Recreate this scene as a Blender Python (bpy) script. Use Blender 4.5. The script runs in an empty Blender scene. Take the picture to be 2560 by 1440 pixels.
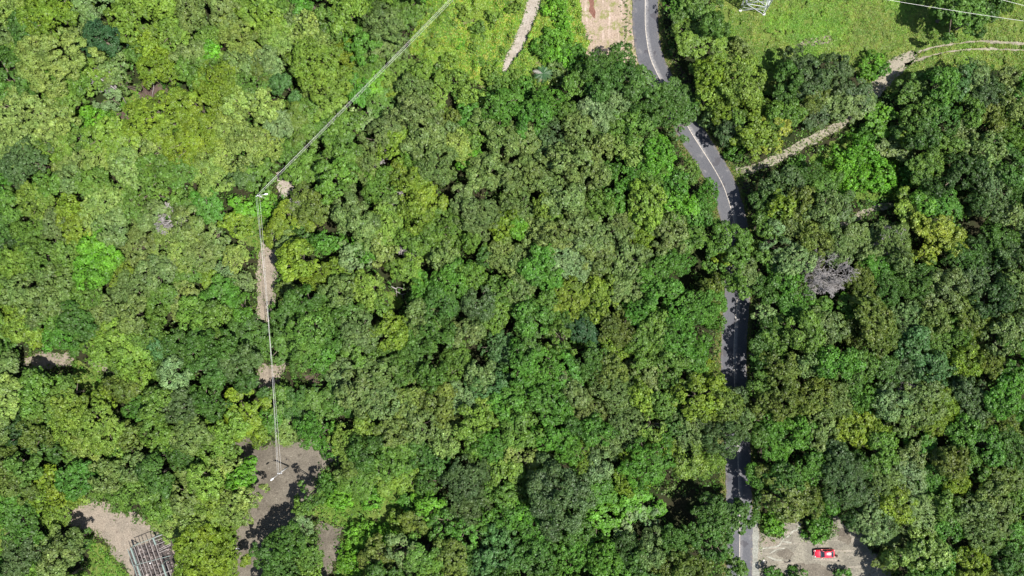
import bpy, bmesh, math, random
import numpy as np
from mathutils import Vector, Matrix, geometry

# ------------------------------------------------------------------ camera, sky, sun, exposure
S = bpy.context.scene
COL = S.collection
CAM_H = 150.0                 # drone height above the ground, metres
PPM = 11.6                    # photo pixels per metre on the ground
cd = bpy.data.cameras.new("camera")
cam = bpy.data.objects.new("camera", cd)
COL.objects.link(cam)
cam.location = (0, 0, CAM_H)
cam.rotation_euler = (0, 0, 0)
cd.sensor_width = 36.0
cd.lens = 18.0 / ((1280 / PPM) / CAM_H)
cd.clip_start = 0.5
cd.clip_end = 3000
S.camera = cam

SUN_DIR = Vector((0.48, -0.206, 1.0)).normalized()
world = bpy.data.worlds.new("World")
S.world = world
world.use_nodes = True
wn = world.node_tree.nodes
bg = wn.get("Background") or wn.new("ShaderNodeBackground")
sky = wn.new("ShaderNodeTexSky")
sky.sky_type = 'NISHITA'
sky.sun_disc = False
sky.sun_elevation = math.asin(SUN_DIR.z)
sky.sun_rotation = math.atan2(SUN_DIR.x, SUN_DIR.y)
world.node_tree.links.new(sky.outputs[0], bg.inputs[0])
bg.inputs[1].default_value = 0.08
sd = bpy.data.lights.new("sun", 'SUN')
sd.energy = 4.6
sd.angle = math.radians(0.55)
sd.color = (1.0, 0.97, 0.93)
sun = bpy.data.objects.new("sun", sd)
COL.objects.link(sun)
sun.rotation_euler = SUN_DIR.to_track_quat('Z', 'Y').to_euler()
S.view_settings.view_transform = 'Standard'
S.view_settings.look = 'None'
S.view_settings.gamma = 1.0
S.view_settings.exposure = 1.1
S.view_settings.use_curve_mapping = False

random.seed(7)
RNG = np.random.default_rng(11)

# ------------------------------------------------------------------ helpers
def P(px, py, z=0.0):
    """photo pixel (2560 wide) of something standing z metres up -> its place on the map"""
    k = (1 - z / CAM_H) / PPM
    return Vector(((px - 1280) * k, (720 - py) * k, z))

def tag(o, label=None, cat=None, group=None, kind=None):
    if label: o['label'] = label
    if cat: o['category'] = cat
    if group: o['group'] = group
    if kind: o['kind'] = kind
    return o

def empty(name, loc, rz=0.0, parent=None):
    o = bpy.data.objects.new(name, None)
    o.empty_display_size = 0.5
    COL.objects.link(o)
    o.location = loc
    o.rotation_euler = (0, 0, rz)
    if parent: o.parent = parent
    return o

def link(name, me, mat=None, parent=None):
    o = bpy.data.objects.new(name, me)
    COL.objects.link(o)
    if mat is not None and not me.materials:
        me.materials.append(mat)
    if parent: o.parent = parent
    return o

def lin(c, k=1.0):
    out = []
    for v in c:
        v /= 255.0
        v = v / 12.92 if v <= 0.04045 else ((v + 0.055) / 1.055) ** 2.4
        out.append(v / k)
    return tuple(out)

def mesh_quads(name, V, tone=None):
    """V: (n,4,3) array of separate quads -> mesh"""
    n = V.shape[0]
    me = bpy.data.meshes.new(name)
    me.vertices.add(n * 4)
    me.vertices.foreach_set("co", V.reshape(-1).astype(np.float32))
    me.loops.add(n * 4)
    me.loops.foreach_set("vertex_index", np.arange(n * 4, dtype=np.int32))
    me.polygons.add(n)
    me.polygons.foreach_set("loop_start", np.arange(0, n * 4, 4, dtype=np.int32))
    me.update(calc_edges=True)
    if tone is not None:
        a = me.attributes.new("tone", 'FLOAT_COLOR', 'POINT')
        c = np.ones((n, 4, 4), np.float32)
        c[:, :, :tone.shape[1]] = tone[:, None, :]
        a.data.foreach_set("color", c.reshape(-1))
    return me

class MB:
    """collects boxes, tubes and lathes into one mesh"""
    def __init__(s): s.v = []; s.f = []
    def add(s, vs, fs):
        b = len(s.v); s.v += [tuple(v) for v in vs]; s.f += [tuple(b + i for i in f) for f in fs]
    def box(s, c, size, rot=None, taper=1.0):
        x, y, z = [d / 2 for d in size]
        vs = [Vector((sx * x * (taper if sz > 0 else 1), sy * y * (taper if sz > 0 else 1), sz * z))
              for sz in (-1, 1) for sx, sy in ((-1, -1), (1, -1), (1, 1), (-1, 1))]
        if rot is not None: vs = [rot @ v for v in vs]
        vs = [v + Vector(c) for v in vs]
        s.add(vs, [(3, 2, 1, 0), (4, 5, 6, 7), (0, 1, 5, 4), (1, 2, 6, 5), (2, 3, 7, 6), (3, 0, 4, 7)])
    def beam(s, a, b, w, h):
        a = Vector(a); b = Vector(b); d = b - a
        q = d.to_track_quat('X', 'Z').to_matrix()
        s.box((a + b) / 2, (d.length, w, h), q)
    def tube(s, pts, rad, n=8, cap=True):
        pts = [Vector(p) for p in pts]
        if not hasattr(rad, '__len__'): rad = [rad] * len(pts)
        b = len(s.v)
        up = Vector((0.13, 0.21, 1)).normalized()
        for i, p in enumerate(pts):
            d = (pts[min(i + 1, len(pts) - 1)] - pts[max(i - 1, 0)])
            if d.length < 1e-6: d = Vector((0, 0, 1))
            d.normalize()
            u = d.cross(up)
            if u.length < 0.05: u = d.cross(Vector((1, 0, 0)))
            u.normalize(); w = d.cross(u)
            for k in range(n):
                t = 2 * math.pi * k / n
                s.v.append(tuple(p + rad[i] * (math.cos(t) * u + math.sin(t) * w)))
        for i in range(len(pts) - 1):
            for k in range(n):
                k2 = (k + 1) % n
                s.f.append((b + i * n + k, b + i * n + k2, b + (i + 1) * n + k2, b + (i + 1) * n + k))
        if cap:
            s.f.append(tuple(b + k for k in reversed(range(n))))
            s.f.append(tuple(b + (len(pts) - 1) * n + k for k in range(n)))
    def mesh(s, name, smooth=False):
        me = bpy.data.meshes.new(name)
        me.from_pydata(s.v, [], s.f)
        me.update()
        if smooth: me.polygons.foreach_set("use_smooth", [True] * len(me.polygons))
        return me
    def build(s, name, mat, parent=None, smooth=False):
        return link(name, s.mesh(name, smooth), mat, parent)

# ------------------------------------------------------------------ materials
def new_mat(name):
    m = bpy.data.materials.new(name)
    m.use_nodes = True
    nt = m.node_tree
    nt.nodes.clear()
    return m, nt, nt.nodes, nt.links

def simple(name, col, rough=0.6, metal=0.0, spec=0.5, noise=0.12, scale=3.0, coat=0.0):
    m, nt, N, L = new_mat(name)
    out = N.new("ShaderNodeOutputMaterial"); b = N.new("ShaderNodeBsdfPrincipled")
    L.new(b.outputs[0], out.inputs[0])
    tc = N.new("ShaderNodeTexCoord"); nz = N.new("ShaderNodeTexNoise")
    nz.inputs['Scale'].default_value = scale; nz.inputs['Detail'].default_value = 6
    L.new(tc.outputs['Object'], nz.inputs['Vector'])
    mx = N.new("ShaderNodeMix"); mx.data_type = 'RGBA'
    mx.inputs[6].default_value = (*[c * (1 - noise) for c in col], 1)
    mx.inputs[7].default_value = (*[min(1, c * (1 + noise)) for c in col], 1)
    L.new(nz.outputs[0], mx.inputs[0]); L.new(mx.outputs[2], b.inputs['Base Color'])
    b.inputs['Roughness'].default_value = rough
    b.inputs['Metallic'].default_value = metal
    b.inputs['Specular IOR Level'].default_value = spec
    b.inputs['Coat Weight'].default_value = coat
    return m

def leaf_material(name, use_object_color=True, trans=0.33):
    m, nt, N, L = new_mat(name)
    out = N.new("ShaderNodeOutputMaterial")
    at = N.new("ShaderNodeAttribute"); at.attribute_name = "tone"
    sep = N.new("ShaderNodeSeparateColor"); L.new(at.outputs['Color'], sep.inputs[0])
    if use_object_color:
        oi = N.new("ShaderNodeObjectInfo"); base = oi.outputs['Color']
        # tone.r = brightness, tone.g = hue drift toward yellow, tone.b = toward dry
        mul = N.new("ShaderNodeVectorMath"); mul.operation = 'SCALE'
        L.new(base, mul.inputs[0]); L.new(sep.outputs[0], mul.inputs[3])
        col = mul.outputs[0]
        yl = N.new("ShaderNodeVectorMath"); yl.operation = 'MULTIPLY'
        L.new(col, yl.inputs[0]); yl.inputs[1].default_value = (1.14, 1.06, 0.84)
        mx = N.new("ShaderNodeMix"); mx.data_type = 'RGBA'
        L.new(sep.outputs[1], mx.inputs[0]); L.new(col, mx.inputs[6]); L.new(yl.outputs[0], mx.inputs[7])
        colr = mx.outputs[2]
    else:
        colr = at.outputs['Color']
    # drift of colour through the canopy: vines, young shoots, neighbouring species
    geo = N.new("ShaderNodeNewGeometry")
    def nz(sc, det):
        n = N.new("ShaderNodeTexNoise"); n.inputs['Scale'].default_value = sc; n.inputs['Detail'].default_value = det
        L.new(geo.outputs['Position'], n.inputs['Vector'])
        r = N.new("ShaderNodeMapRange"); r.inputs[1].default_value = 0.36; r.inputs[2].default_value = 0.64
        L.new(n.outputs[0], r.inputs[0]); return r.outputs[0]
    m1 = N.new("ShaderNodeMix"); m1.data_type = 'RGBA'
    L.new(nz(0.55, 3), m1.inputs[0]); m1.inputs[6].default_value = (0.86, 0.93, 0.88, 1); m1.inputs[7].default_value = (1.14, 1.08, 1.0, 1)
    mv = N.new("ShaderNodeVectorMath"); mv.operation = 'MULTIPLY'
    L.new(colr, mv.inputs[0]); L.new(m1.outputs[2], mv.inputs[1])
    m2 = N.new("ShaderNodeMix"); m2.data_type = 'RGBA'
    m3 = N.new("ShaderNodeMath"); m3.operation = 'MULTIPLY'; L.new(nz(0.23, 4), m3.inputs[0]); m3.inputs[1].default_value = 0.28
    L.new(m3.outputs[0], m2.inputs[0]); L.new(mv.outputs[0], m2.inputs[6]); m2.inputs[7].default_value = (0.088, 0.162, 0.03, 1)
    colr = m2.outputs[2]
    b = N.new("ShaderNodeBsdfPrincipled")
    b.inputs['Roughness'].default_value = 0.5
    b.inputs['Specular IOR Level'].default_value = 0.32
    L.new(colr, b.inputs['Base Color'])
    t = N.new("ShaderNodeBsdfTranslucent")
    tv = N.new("ShaderNodeVectorMath"); tv.operation = 'MULTIPLY'
    L.new(colr, tv.inputs[0]); tv.inputs[1].default_value = (1.25, 1.25, 0.5)
    L.new(tv.outputs[0], t.inputs[0])
    ms = N.new("ShaderNodeMixShader"); ms.inputs[0].default_value = trans
    L.new(b.outputs[0], ms.inputs[1]); L.new(t.outputs[0], ms.inputs[2])
    L.new(ms.outputs[0], out.inputs[0])
    return m

def soil_material(name, c1, c2, c3, patch=0.25, weed=None, weed_amt=0.0, streak=None):
    dr = lambda c: (c[0] * 0.87, c[1] * 0.97, c[2] * 0.98)
    c1, c2, c3 = dr(c1), dr(c2), dr(c3)
    """earth: two tones in patches, fine grit, darker crumbs, optional weeds"""
    m, nt, N, L = new_mat(name)
    out = N.new("ShaderNodeOutputMaterial"); b = N.new("ShaderNodeBsdfPrincipled")
    b.inputs['Roughness'].default_value = 0.95; b.inputs['Specular IOR Level'].default_value = 0.15
    L.new(b.outputs[0], out.inputs[0])
    geo = N.new("ShaderNodeNewGeometry")
    def noise(scale, det=6, rough=0.6, vec=None, dist=0.0):
        n = N.new("ShaderNodeTexNoise"); n.inputs['Scale'].default_value = scale
        n.inputs['Detail'].default_value = det; n.inputs['Roughness'].default_value = rough
        n.inputs['Distortion'].default_value = dist
        L.new(vec or geo.outputs['Position'], n.inputs['Vector']); return n.outputs[0]
    def ramp(x, a, c):
        r = N.new("ShaderNodeMapRange"); r.inputs[1].default_value = a; r.inputs[2].default_value = c
        r.interpolation_type = 'SMOOTHSTEP'
        L.new(x, r.inputs[0]); return r.outputs[0]
    def mix(f, a, c):
        mx = N.new("ShaderNodeMix"); mx.data_type = 'RGBA'
        L.new(f, mx.inputs[0])
        for v, i in ((a, 6), (c, 7)):
            if isinstance(v, tuple): mx.inputs[i].default_value = (*v, 1)
            else: L.new(v, mx.inputs[i])
        return mx.outputs[2]
    def mth_(x, k):
        q = N.new('ShaderNodeMath'); q.operation = 'MULTIPLY'; L.new(x, q.inputs[0]); q.inputs[1].default_value = k; return q.outputs[0]
    col = mix(ramp(noise(patch, 7, 0.62, dist=0.6), 0.36, 0.64), c1, c2)
    col = mix(ramp(noise(patch * 4.3, 6, 0.7), 0.52, 0.72), col, c3)
    if streak:
        mp = N.new("ShaderNodeMapping"); mp.inputs['Rotation'].default_value = (0, 0, streak[0])
        mp.inputs['Scale'].default_value = (1.6, 0.13, 1) if streak[0] < 1 else (0.12, 1.4, 1)
        L.new(geo.outputs['Position'], mp.inputs['Vector'])
        col = mix(ramp(noise(1.0, 5, 0.6, mp.outputs[0]), 0.5, 0.7), col, streak[1])
    col = mix(mth_(ramp(noise(0.9, 9, 0.8, dist=1.2), 0.5, 0.75), 0.6), col, tuple(c * 0.55 for c in c3))
    g = noise(3.2, 8, 0.78)
    sc = N.new("ShaderNodeMapRange"); sc.inputs[1].default_value = 0.3; sc.inputs[2].default_value = 0.7
    sc.inputs[3].default_value = 0.5; sc.inputs[4].default_value = 1.5
    L.new(g, sc.inputs[0])
    vm = N.new("ShaderNodeVectorMath"); vm.operation = 'SCALE'
    L.new(col, vm.inputs[0]); L.new(sc.outputs[0], vm.inputs[3]); col = vm.outputs[0]
    if weed:
        w = ramp(noise(0.45, 9, 0.75), 0.62 - weed_amt * 0.35, 0.72 - weed_amt * 0.3)
        col = mix(w, col, weed)
    L.new(col, b.inputs['Base Color'])
    bp = N.new("ShaderNodeBump"); bp.inputs['Strength'].default_value = 0.9; bp.inputs['Distance'].default_value = 0.12
    L.new(noise(1.7, 10, 0.75), bp.inputs['Height']); L.new(bp.outputs[0], b.inputs['Normal'])
    return m
# ------------------------------------------------------------------ the setting: ground, road, paths, clearings
KG = 2.3
M_GROUND = soil_material("forest floor", lin((92, 84, 58), KG * 1.6), lin((70, 84, 40), KG * 1.6), lin((88, 66, 52), KG * 1.4), 0.2)
M_GRASSY = soil_material("grassy earth", lin((112, 140, 52), KG), lin((140, 150, 72), KG), lin((84, 118, 40), KG), 0.12,
                         lin((168, 150, 112), KG), 0.12)
M_MEADOW = soil_material("scrubby earth", lin((126, 142, 66), KG), lin((160, 152, 100), KG), lin((112, 132, 55), KG), 0.4,
                         lin((176, 150, 120), KG), 0.3)
M_TAN = soil_material("tan earth", lin((196, 172, 152), KG), lin((176, 156, 138), KG), lin((150, 128, 114), KG), 0.22,
                      lin((120, 112, 90), KG), 0.1)
M_GREY = soil_material("grey brown earth", lin((160, 143, 126), KG), lin((132, 117, 103), KG), lin((108, 93, 82), KG), 0.16, lin((110, 108, 80), KG), 0.08)
M_PINK = soil_material("pink tan earth", lin((222, 188, 166), KG), lin((206, 176, 150), KG), lin((186, 152, 130), KG), 0.3,
                       lin((158, 160, 96), KG), 0.36, streak=(0.2, lin((236, 212, 196), KG)))
M_PALE = soil_material("pale trodden path", lin((226, 204, 188), KG), lin((206, 184, 166), KG), lin((172, 150, 132), KG), 0.5)
M_CLEAR = soil_material("rutted clay", lin((186, 170, 150), KG), lin((160, 146, 130), KG), lin((132, 118, 108), KG), 0.28,
                        lin((120, 114, 84), KG), 0.12, streak=(1.62, lin((200, 188, 170), KG)))
M_TRACK = soil_material("worn track", lin((206, 186, 164), KG), lin((186, 168, 146), KG), lin((160, 142, 122), KG), 0.5, lin((150, 152, 92), KG), 0.2)
M_GRAVEL = soil_material("pale gravel", lin((202, 192, 178), KG), lin((180, 170, 156), KG), lin((150, 140, 128), KG), 0.6)
M_BROWN = soil_material("bare brown earth", lin((132, 106, 96), KG), lin((108, 84, 76), KG), lin((150, 128, 116), KG), 0.5)
M_VERGE = soil_material("dry verge", lin((150, 132, 92), KG), lin((128, 124, 66), KG), lin((168, 142, 112), KG), 0.6,
                        lin((98, 112, 44), KG), 0.4)
M_DITCH = soil_material("damp ditch earth", lin((96, 82, 70), KG), lin((80, 68, 60), KG), lin((110, 96, 80), KG), 0.6)
M_RUBBLE = soil_material("dark debris ground", lin((122, 106, 100), KG), lin((92, 78, 74), KG), lin((60, 50, 48), KG), 0.9)

def ragged(pts, amp=0.35, step=0.6, seed=0):
    rnd = random.Random(seed)
    out = []
    n = len(pts)
    for i in range(n):
        a, b = pts[i], pts[(i + 1) % n]
        d = (b - a).length
        k = max(1, int(d / step))
        nrm = Vector((-(b - a).y, (b - a).x)).normalized() if d > 1e-6 else Vector((0, 0))
        for j in range(k):
            p = a.lerp(b, j / k)
            s = math.sin(p.x * 1.3 + seed) * 0.5 + math.sin(p.y * 1.7 + p.x * 0.6 + seed * 2) * 0.5
            out.append(p + nrm * amp * (0.8 * s + rnd.uniform(-0.6, 0.6)))
    return out

OPEN = []          # polygons (photo px) with nothing growing tall: [poly]
def sheet(name, poly, mat, level, amp=0.35, label=None, seed=1, step=0.6):
    pts = [Vector(P(x, y).xy) for x, y in poly]
    pts = ragged(pts, amp, step, seed) if amp > 0 else pts
    tris = geometry.tessellate_polygon([[Vector((p.x, p.y, 0)) for p in pts]])
    me = bpy.data.meshes.new(name)
    me.from_pydata([(p.x, p.y, level * 0.004) for p in pts], [], [tuple(t) for t in tris])
    me.update()
    bm = bmesh.new(); bm.from_mesh(me)
    bmesh.ops.recalc_face_normals(bm, faces=bm.faces)
    if bm.faces and sum(f.normal.z for f in bm.faces) < 0:
        bmesh.ops.reverse_faces(bm, faces=bm.faces)
    bm.to_mesh(me); bm.free()
    o = link(name, me, mat)
    tag(o, label, None, None, 'structure')
    return o

def smooth_line(pts, n=8):
    """Catmull-Rom through (x, y[, w]) tuples"""
    P_ = [Vector(p) for p in pts]
    out = []
    for i in range(len(P_) - 1):
        a = P_[max(i - 1, 0)]; b = P_[i]; c = P_[i + 1]; d = P_[min(i + 2, len(P_) - 1)]
        for j in range(n):
            t = j / n
            out.append(0.5 * ((2 * b) + (c - a) * t + (2 * a - 5 * b + 4 * c - d) * t * t + (3 * b - a - 3 * c + d) * t ** 3))
    out.append(P_[-1])
    return out

def strip_poly(cl, extra=0.0, shift=0.0):
    """centre line (x,y,width) px -> polygon px"""
    pts = smooth_line(cl, 6)
    Lf, Rt = [], []
    for i, p in enumerate(pts):
        d = (pts[min(i + 1, len(pts) - 1)] - pts[max(i - 1, 0)]); d = Vector((d.x, d.y)).normalized()
        n = Vector((-d.y, d.x)); w = p.z / 2 + extra
        c = Vector((p.x, p.y)) + n * shift
        Lf.append(tuple(c + n * w)); Rt.append(tuple(c - n * w))
    return Lf + Rt[::-1]

# one ground sheet out to the horizon
me = bpy.data.meshes.new("ground")
me.from_pydata([(-1500, -1500, 0), (1500, -1500, 0), (1500, 1500, 0), (-1500, 1500, 0)], [], [(0, 1, 2, 3)])
me.update()
tag(link("ground", me, M_GROUND), None, None, None, 'structure')

FIELD = [(1768, -60), (2640, -60), (2640, 185), (2420, 170), (2310, 178), (2235, 235), (2185, 215), (2100, 150), (1960, 150),
         (1925, 240), (1880, 210), (1800, 165)]
MEADOW = [(1105, -60), (1592, -60), (1597, 190), (1450, 205), (1250, 225), (1140, 195), (1025, 130), (1030, 90)]
G_LEFT = [(180, 905), (250, 925), (290, 985), (225, 1000), (190, 960)]
G_BOT = [(215, 1340), (260, 1355), (320, 1430), (350, 1500), (180, 1500), (225, 1430)]
G_BL = [(-30, 1290), (20, 1290), (40, 1340), (10, 1420), (-30, 1420)]
G_TL = [(170, 280), (240, 262), (330, 230), (355, 225), (350, 270), (330, 300), (230, 318), (170, 300)]
VINE1 = [(790, 1185), (850, 1190), (900, 1215), (1010, 1215), (1060, 1240), (1050, 1300), (960, 1330), (880, 1340), (830, 1310), (780, 1280)]
VINE2 = [(860, 1330), (960, 1335), (930, 1400), (900, 1470), (840, 1470), (845, 1390)]
G_POLE = [(588, 500), (640, 480), (680, 470), (700, 510), (668, 540), (660, 590), (655, 650), (600, 600)]
G_MID = [(965, 735), (1005, 730), (1010, 765), (975, 780)]
G_RIGHT = [(2020, 400), (2090, 350), (2160, 315), (2240, 330), (2260, 400), (2300, 460), (2240, 500), (2130, 500), (2060, 450)]
GRASS_POLYS = [(FIELD, M_GRASSY), (MEADOW, M_MEADOW), (G_LEFT, M_GRASSY), (G_BOT, M_GRASSY), (G_BL, M_GRASSY), (G_TL, M_GRASSY),
               (G_POLE, M_GRASSY), (G_MID, M_GRASSY), (VINE1, M_GRASSY), (VINE2, M_GRASSY), (G_RIGHT, M_GRASSY)]
for i, (pl, mt) in enumerate(GRASS_POLYS):
    sheet("grass_ground", pl, mt, 1, 0.8, seed=i + 3)

ROAD_CL = [(1613, -70), (1613, 0), (1613, 60), (1617, 100), (1624, 138), (1637, 172), (1662, 220), (1688, 262), (1709, 298),
           (1733, 340), (1760, 382), (1787, 425), (1808, 465), (1822, 505), (1834, 550), (1842, 600), (1845, 660), (1843, 737),
           (1840, 780), (1836, 833), (1834, 900), (1836, 960), (1840, 1050), (1844, 1130), (1847, 1227), (1849, 1300),
           (1849, 1363), (1848, 1440), (1846, 1520)]
road_w = 64
ROADP = [(x, y, road_w) for x, y in ROAD_CL]
sheet("road_verge", strip_poly(ROADP, 15), M_VERGE, 2, 0.3, seed=5)
ditch = [(x, y, 22) for x, y in ROAD_CL if 120 < y < 440 or 700 < y < 1320]
sheet("ditch", strip_poly([(x, y, 20) for x, y in ROAD_CL if 100 < y < 430], 0, -52), M_DITCH, 3, 0.35, seed=6)
sheet("ditch", strip_poly([(x, y, 20) for x, y in ROAD_CL if 430 < y < 1300], 0, -52), M_DITCH, 3, 0.35, seed=9)

CARCLEAR = [(1880, 1305), (1896, 1300), (1905, 1335), (1930, 1345), (1955, 1338), (1962, 1300), (1975, 1262), (1990, 1262), (2003, 1310),
            (2012, 1345), (2055, 1350), (2080, 1330), (2080, 1280), (2110, 1300), (2150, 1330), (2195, 1390), (2240, 1440),
            (2250, 1500), (1880, 1500)]
CLEAR_L = [(575, 1090), (620, 1090), (650, 1112), (700, 1100), (760, 1100), (835, 1100), (850, 1150), (815, 1165), (790, 1210),
           (775, 1260), (760, 1300), (720, 1340), (690, 1400), (660, 1440), (640, 1500), (545, 1500), (570, 1440), (585, 1380),
           (588, 1310), (610, 1290), (630, 1260), (630, 1200), (600, 1150)]
CLEAR_BL = [(140, 1292), (170, 1268), (200, 1250), (262, 1252), (285, 1278), (330, 1285), (372, 1300), (400, 1335), (440, 1350),
            (455, 1400), (470, 1500), (350, 1500), (315, 1430), (275, 1375), (240, 1335), (180, 1318)]
TRACK = [(672, 560), (695, 570), (700, 620), (696, 700), (688, 760), (680, 810), (636, 800), (645, 740), (640, 690), (650, 630)]
P4 = [(636, 950), (655, 908), (722, 908), (700, 940), (695, 1010), (655, 990)]
P4B = [(755, 935), (800, 930), (808, 975), (785, 975)]
P5 = [(40, 905), (100, 880), (188, 882), (180, 912), (100, 925)]
P5B = [(228, 906), (268, 903), (284, 928), (240, 932)]
P6 = [(345, 220), (365, 185), (400, 200), (432, 240), (395, 268), (350, 262)]
P6B = [(275, 285), (320, 280), (325, 300), (280, 303)]
P7 = [(690, 432), (735, 432), (740, 465), (712, 500), (698, 490)]
P8 = [(790, 1302), (858, 1318), (845, 1350), (868, 1392), (835, 1405), (820, 1470), (800, 1470), (795, 1390)]
P9 = [(540, 525), (570, 530), (572, 560), (550, 565)]
P10 = [(515, 630), (548, 620), (545, 645), (518, 650)]
PINK = [(1440, -60), (1446, 0), (1450, 60), (1472, 100), (1458, 140), (1470, 170), (1500, 185), (1540, 200), (1580, 205), (1612, 205),
        (1596, 150), (1584, 90), (1580, 0), (1580, -60)]
TOPATH = [(1320, -60), (1316, 0), (1299, 60), (1279, 108), (1256, 155), (1250, 186), (1266, 186), (1288, 152), (1309, 130), (1325, 90),
          (1341, 50), (1358, 0), (1362, -60)]
RP_CL = [(1840, 428, 22), (1870, 424, 16), (1910, 410, 20), (1970, 382, 22), (2035, 345, 24), (2100, 312, 22), (2150, 275, 26),
         (2180, 235, 34), (2205, 200, 44), (2235, 170, 46), (2270, 145, 30), (2292, 132, 14)]
RP2_CL = [(2090, 572, 12), (2130, 552, 14), (2165, 530, 15), (2200, 518, 14), (2235, 512, 10)]
TR1 = [(2285, 134, 8), (2330, 120, 6), (2390, 109, 5), (2460, 104, 7), (2560, 110, 10), (2640, 116, 9)]
TR2 = [(2262, 163, 12), (2305, 146, 9), (2345, 135, 4), (2400, 126, 5), (2470, 123, 6), (2560, 126, 6), (2640, 132, 6)]
sheet("dirt_clearing", CARCLEAR, M_CLEAR, 4, 0.75, seed=11)
sheet("dirt_clearing", CLEAR_L, M_GREY, 4, 0.75, seed=12)
sheet("dirt_clearing", CLEAR_BL, M_TAN, 4, 0.75, seed=13)
sheet("dirt_clearing", PINK, M_PINK, 4, 0.35, seed=14)
sheet("dirt_path", TRACK, M_TAN, 4, 0.4, seed=15)
sheet("dirt_path", P4, M_TAN, 4, 0.4, seed=16)
sheet("dirt_path", P8, M_GREY, 4, 0.4, seed=17)
sheet("dirt_path", TOPATH, M_PALE, 4, 0.35, seed=18)
sheet("dirt_path", strip_poly(RP_CL), M_TRACK, 4, 0.3, seed=19)
sheet("dirt_path", strip_poly(RP2_CL), M_TRACK, 4, 0.3, seed=20)
sheet("dirt_path", strip_poly(TR1), M_TRACK, 4, 0.25, seed=21)
sheet("dirt_path", strip_poly(TR2), M_TRACK, 4, 0.2, seed=22)
for i, (pl, mt) in enumerate(((P4B, M_BROWN), (P5, M_TAN), (P5B, M_TAN), (P6, M_BROWN), (P6B, M_BROWN), (P7, M_PALE), (P9, M_BROWN), (P10, M_BROWN))):
    sheet("bare_earth", pl, mt, 4, 0.35, seed=30 + i)
sheet("bare_earth", [(318, 1378), (400, 1338), (432, 1350), (436, 1400), (450, 1500), (358, 1500)], M_RUBBLE, 5, 0.3, seed=44)
sheet("bare_earth", [(1975, 105), (2010, 95), (2050, 88), (2085, 84), (2080, 112), (2040, 122), (1995, 125)], M_TAN, 2, 0.8, seed=45)
sheet("gravel_edge", [(1880, 1300), (1894, 1305), (1896, 1350), (1893, 1400), (1898, 1440), (1896, 1500), (1880, 1500)], M_GRAVEL, 5, 0.12, seed=46)

sheet("bare_earth", [(1465, -20), (1478, -20), (1490, 30), (1486, 48), (1474, 30)], soil_material("reddish earth", lin((176, 120, 104), KG), lin((150, 100, 84), KG), lin((190, 146, 124), KG), 0.8), 6, 0.3, seed=71)
# asphalt with its worn line
def asphalt():
    m, nt, N, L = new_mat("asphalt")
    out = N.new("ShaderNodeOutputMaterial"); b = N.new("ShaderNodeBsdfPrincipled")
    L.new(b.outputs[0], out.inputs[0]); b.inputs['Roughness'].default_value = 0.85
    b.inputs['Specular IOR Level'].default_value = 0.3
    uv = N.new("ShaderNodeUVMap"); uv.uv_map = "lane"
    sx = N.new("ShaderNodeSeparateXYZ"); L.new(uv.outputs[0], sx.inputs[0])
    geo = N.new("ShaderNodeNewGeometry")
    def noise(s, d=6, r=0.6, vec=None):
        n = N.new("ShaderNodeTexNoise"); n.inputs['Scale'].default_value = s; n.inputs['Detail'].default_value = d
        n.inputs['Roughness'].default_value = r; L.new(vec or geo.outputs['Position'], n.inputs['Vector']); return n.outputs[0]
    def mr(x, a, c, lo=0.0, hi=1.0):
        r = N.new("ShaderNodeMapRange"); r.inputs[1].default_value = a; r.inputs[2].default_value = c
        r.inputs[3].default_value = lo; r.inputs[4].default_value = hi; r.interpolation_type = 'SMOOTHSTEP'
        L.new(x, r.inputs[0]); return r.outputs[0]
    def mth(op, a, c):
        n = N.new("ShaderNodeMath"); n.operation = op
        for v, i in ((a, 0), (c, 1)):
            if isinstance(v, (int, float)): n.inputs[i].default_value = v
            else: L.new(v, n.inputs[i])
        return n.outputs[0]
    def mix(f, a, c):
        mx = N.new("ShaderNodeMix"); mx.data_type = 'RGBA'; L.new(f, mx.inputs[0])
        for v, i in ((a, 6), (c, 7)):
            if isinstance(v, tuple): mx.inputs[i].default_value = (*v, 1)
            else: L.new(v, mx.inputs[i])
        return mx.outputs[2]
    col = mix(mr(noise(0.15, 5), 0.35, 0.65), (0.050, 0.052, 0.059), (0.067, 0.069, 0.076))
    col = mix(mr(noise(9, 3, 0.8), 0.4, 0.75), col, (0.115, 0.11, 0.112))
    col = mix(mr(noise(0.5, 8, 0.75), 0.56, 0.66), col, (0.125, 0.12, 0.118))
    col = mix(mr(noise(0.33, 3, 0.5), 0.6, 0.63), col, (0.052, 0.05, 0.055))
    # dust lying to the right of the line, in patches along the road
    band = mth('MULTIPLY', mr(sx.outputs[0], 0.0, 0.12), mr(sx.outputs[0], 0.95, 0.2))
    along = mr(noise(0.06, 2, 0.5), 0.42, 0.56)
    d = mth('MULTIPLY', mth('MULTIPLY', band, along), mr(noise(2.5, 7, 0.75), 0.3, 0.6))
    col = mix(mth('MULTIPLY', d, 0.7), col, (0.28, 0.265, 0.25))
    # crumbs of earth toward both edges
    ab = N.new("ShaderNodeMath"); ab.operation = 'ABSOLUTE'; L.new(sx.outputs[0], ab.inputs[0])
    e = mth('MULTIPLY', mr(ab.outputs[0], 2.1, 2.75), mr(noise(1.5, 8, 0.8), 0.45, 0.65))
    col = mix(e, col, (0.16, 0.13, 0.1))
    L.new(col, b.inputs['Base Color'])
    bp = N.new("ShaderNodeBump"); bp.inputs['Strength'].default_value = 0.35; bp.inputs['Distance'].default_value = 0.02
    L.new(noise(14, 4, 0.8), bp.inputs['Height']); L.new(bp.outputs[0], b.inputs['Normal'])
    return m
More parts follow.
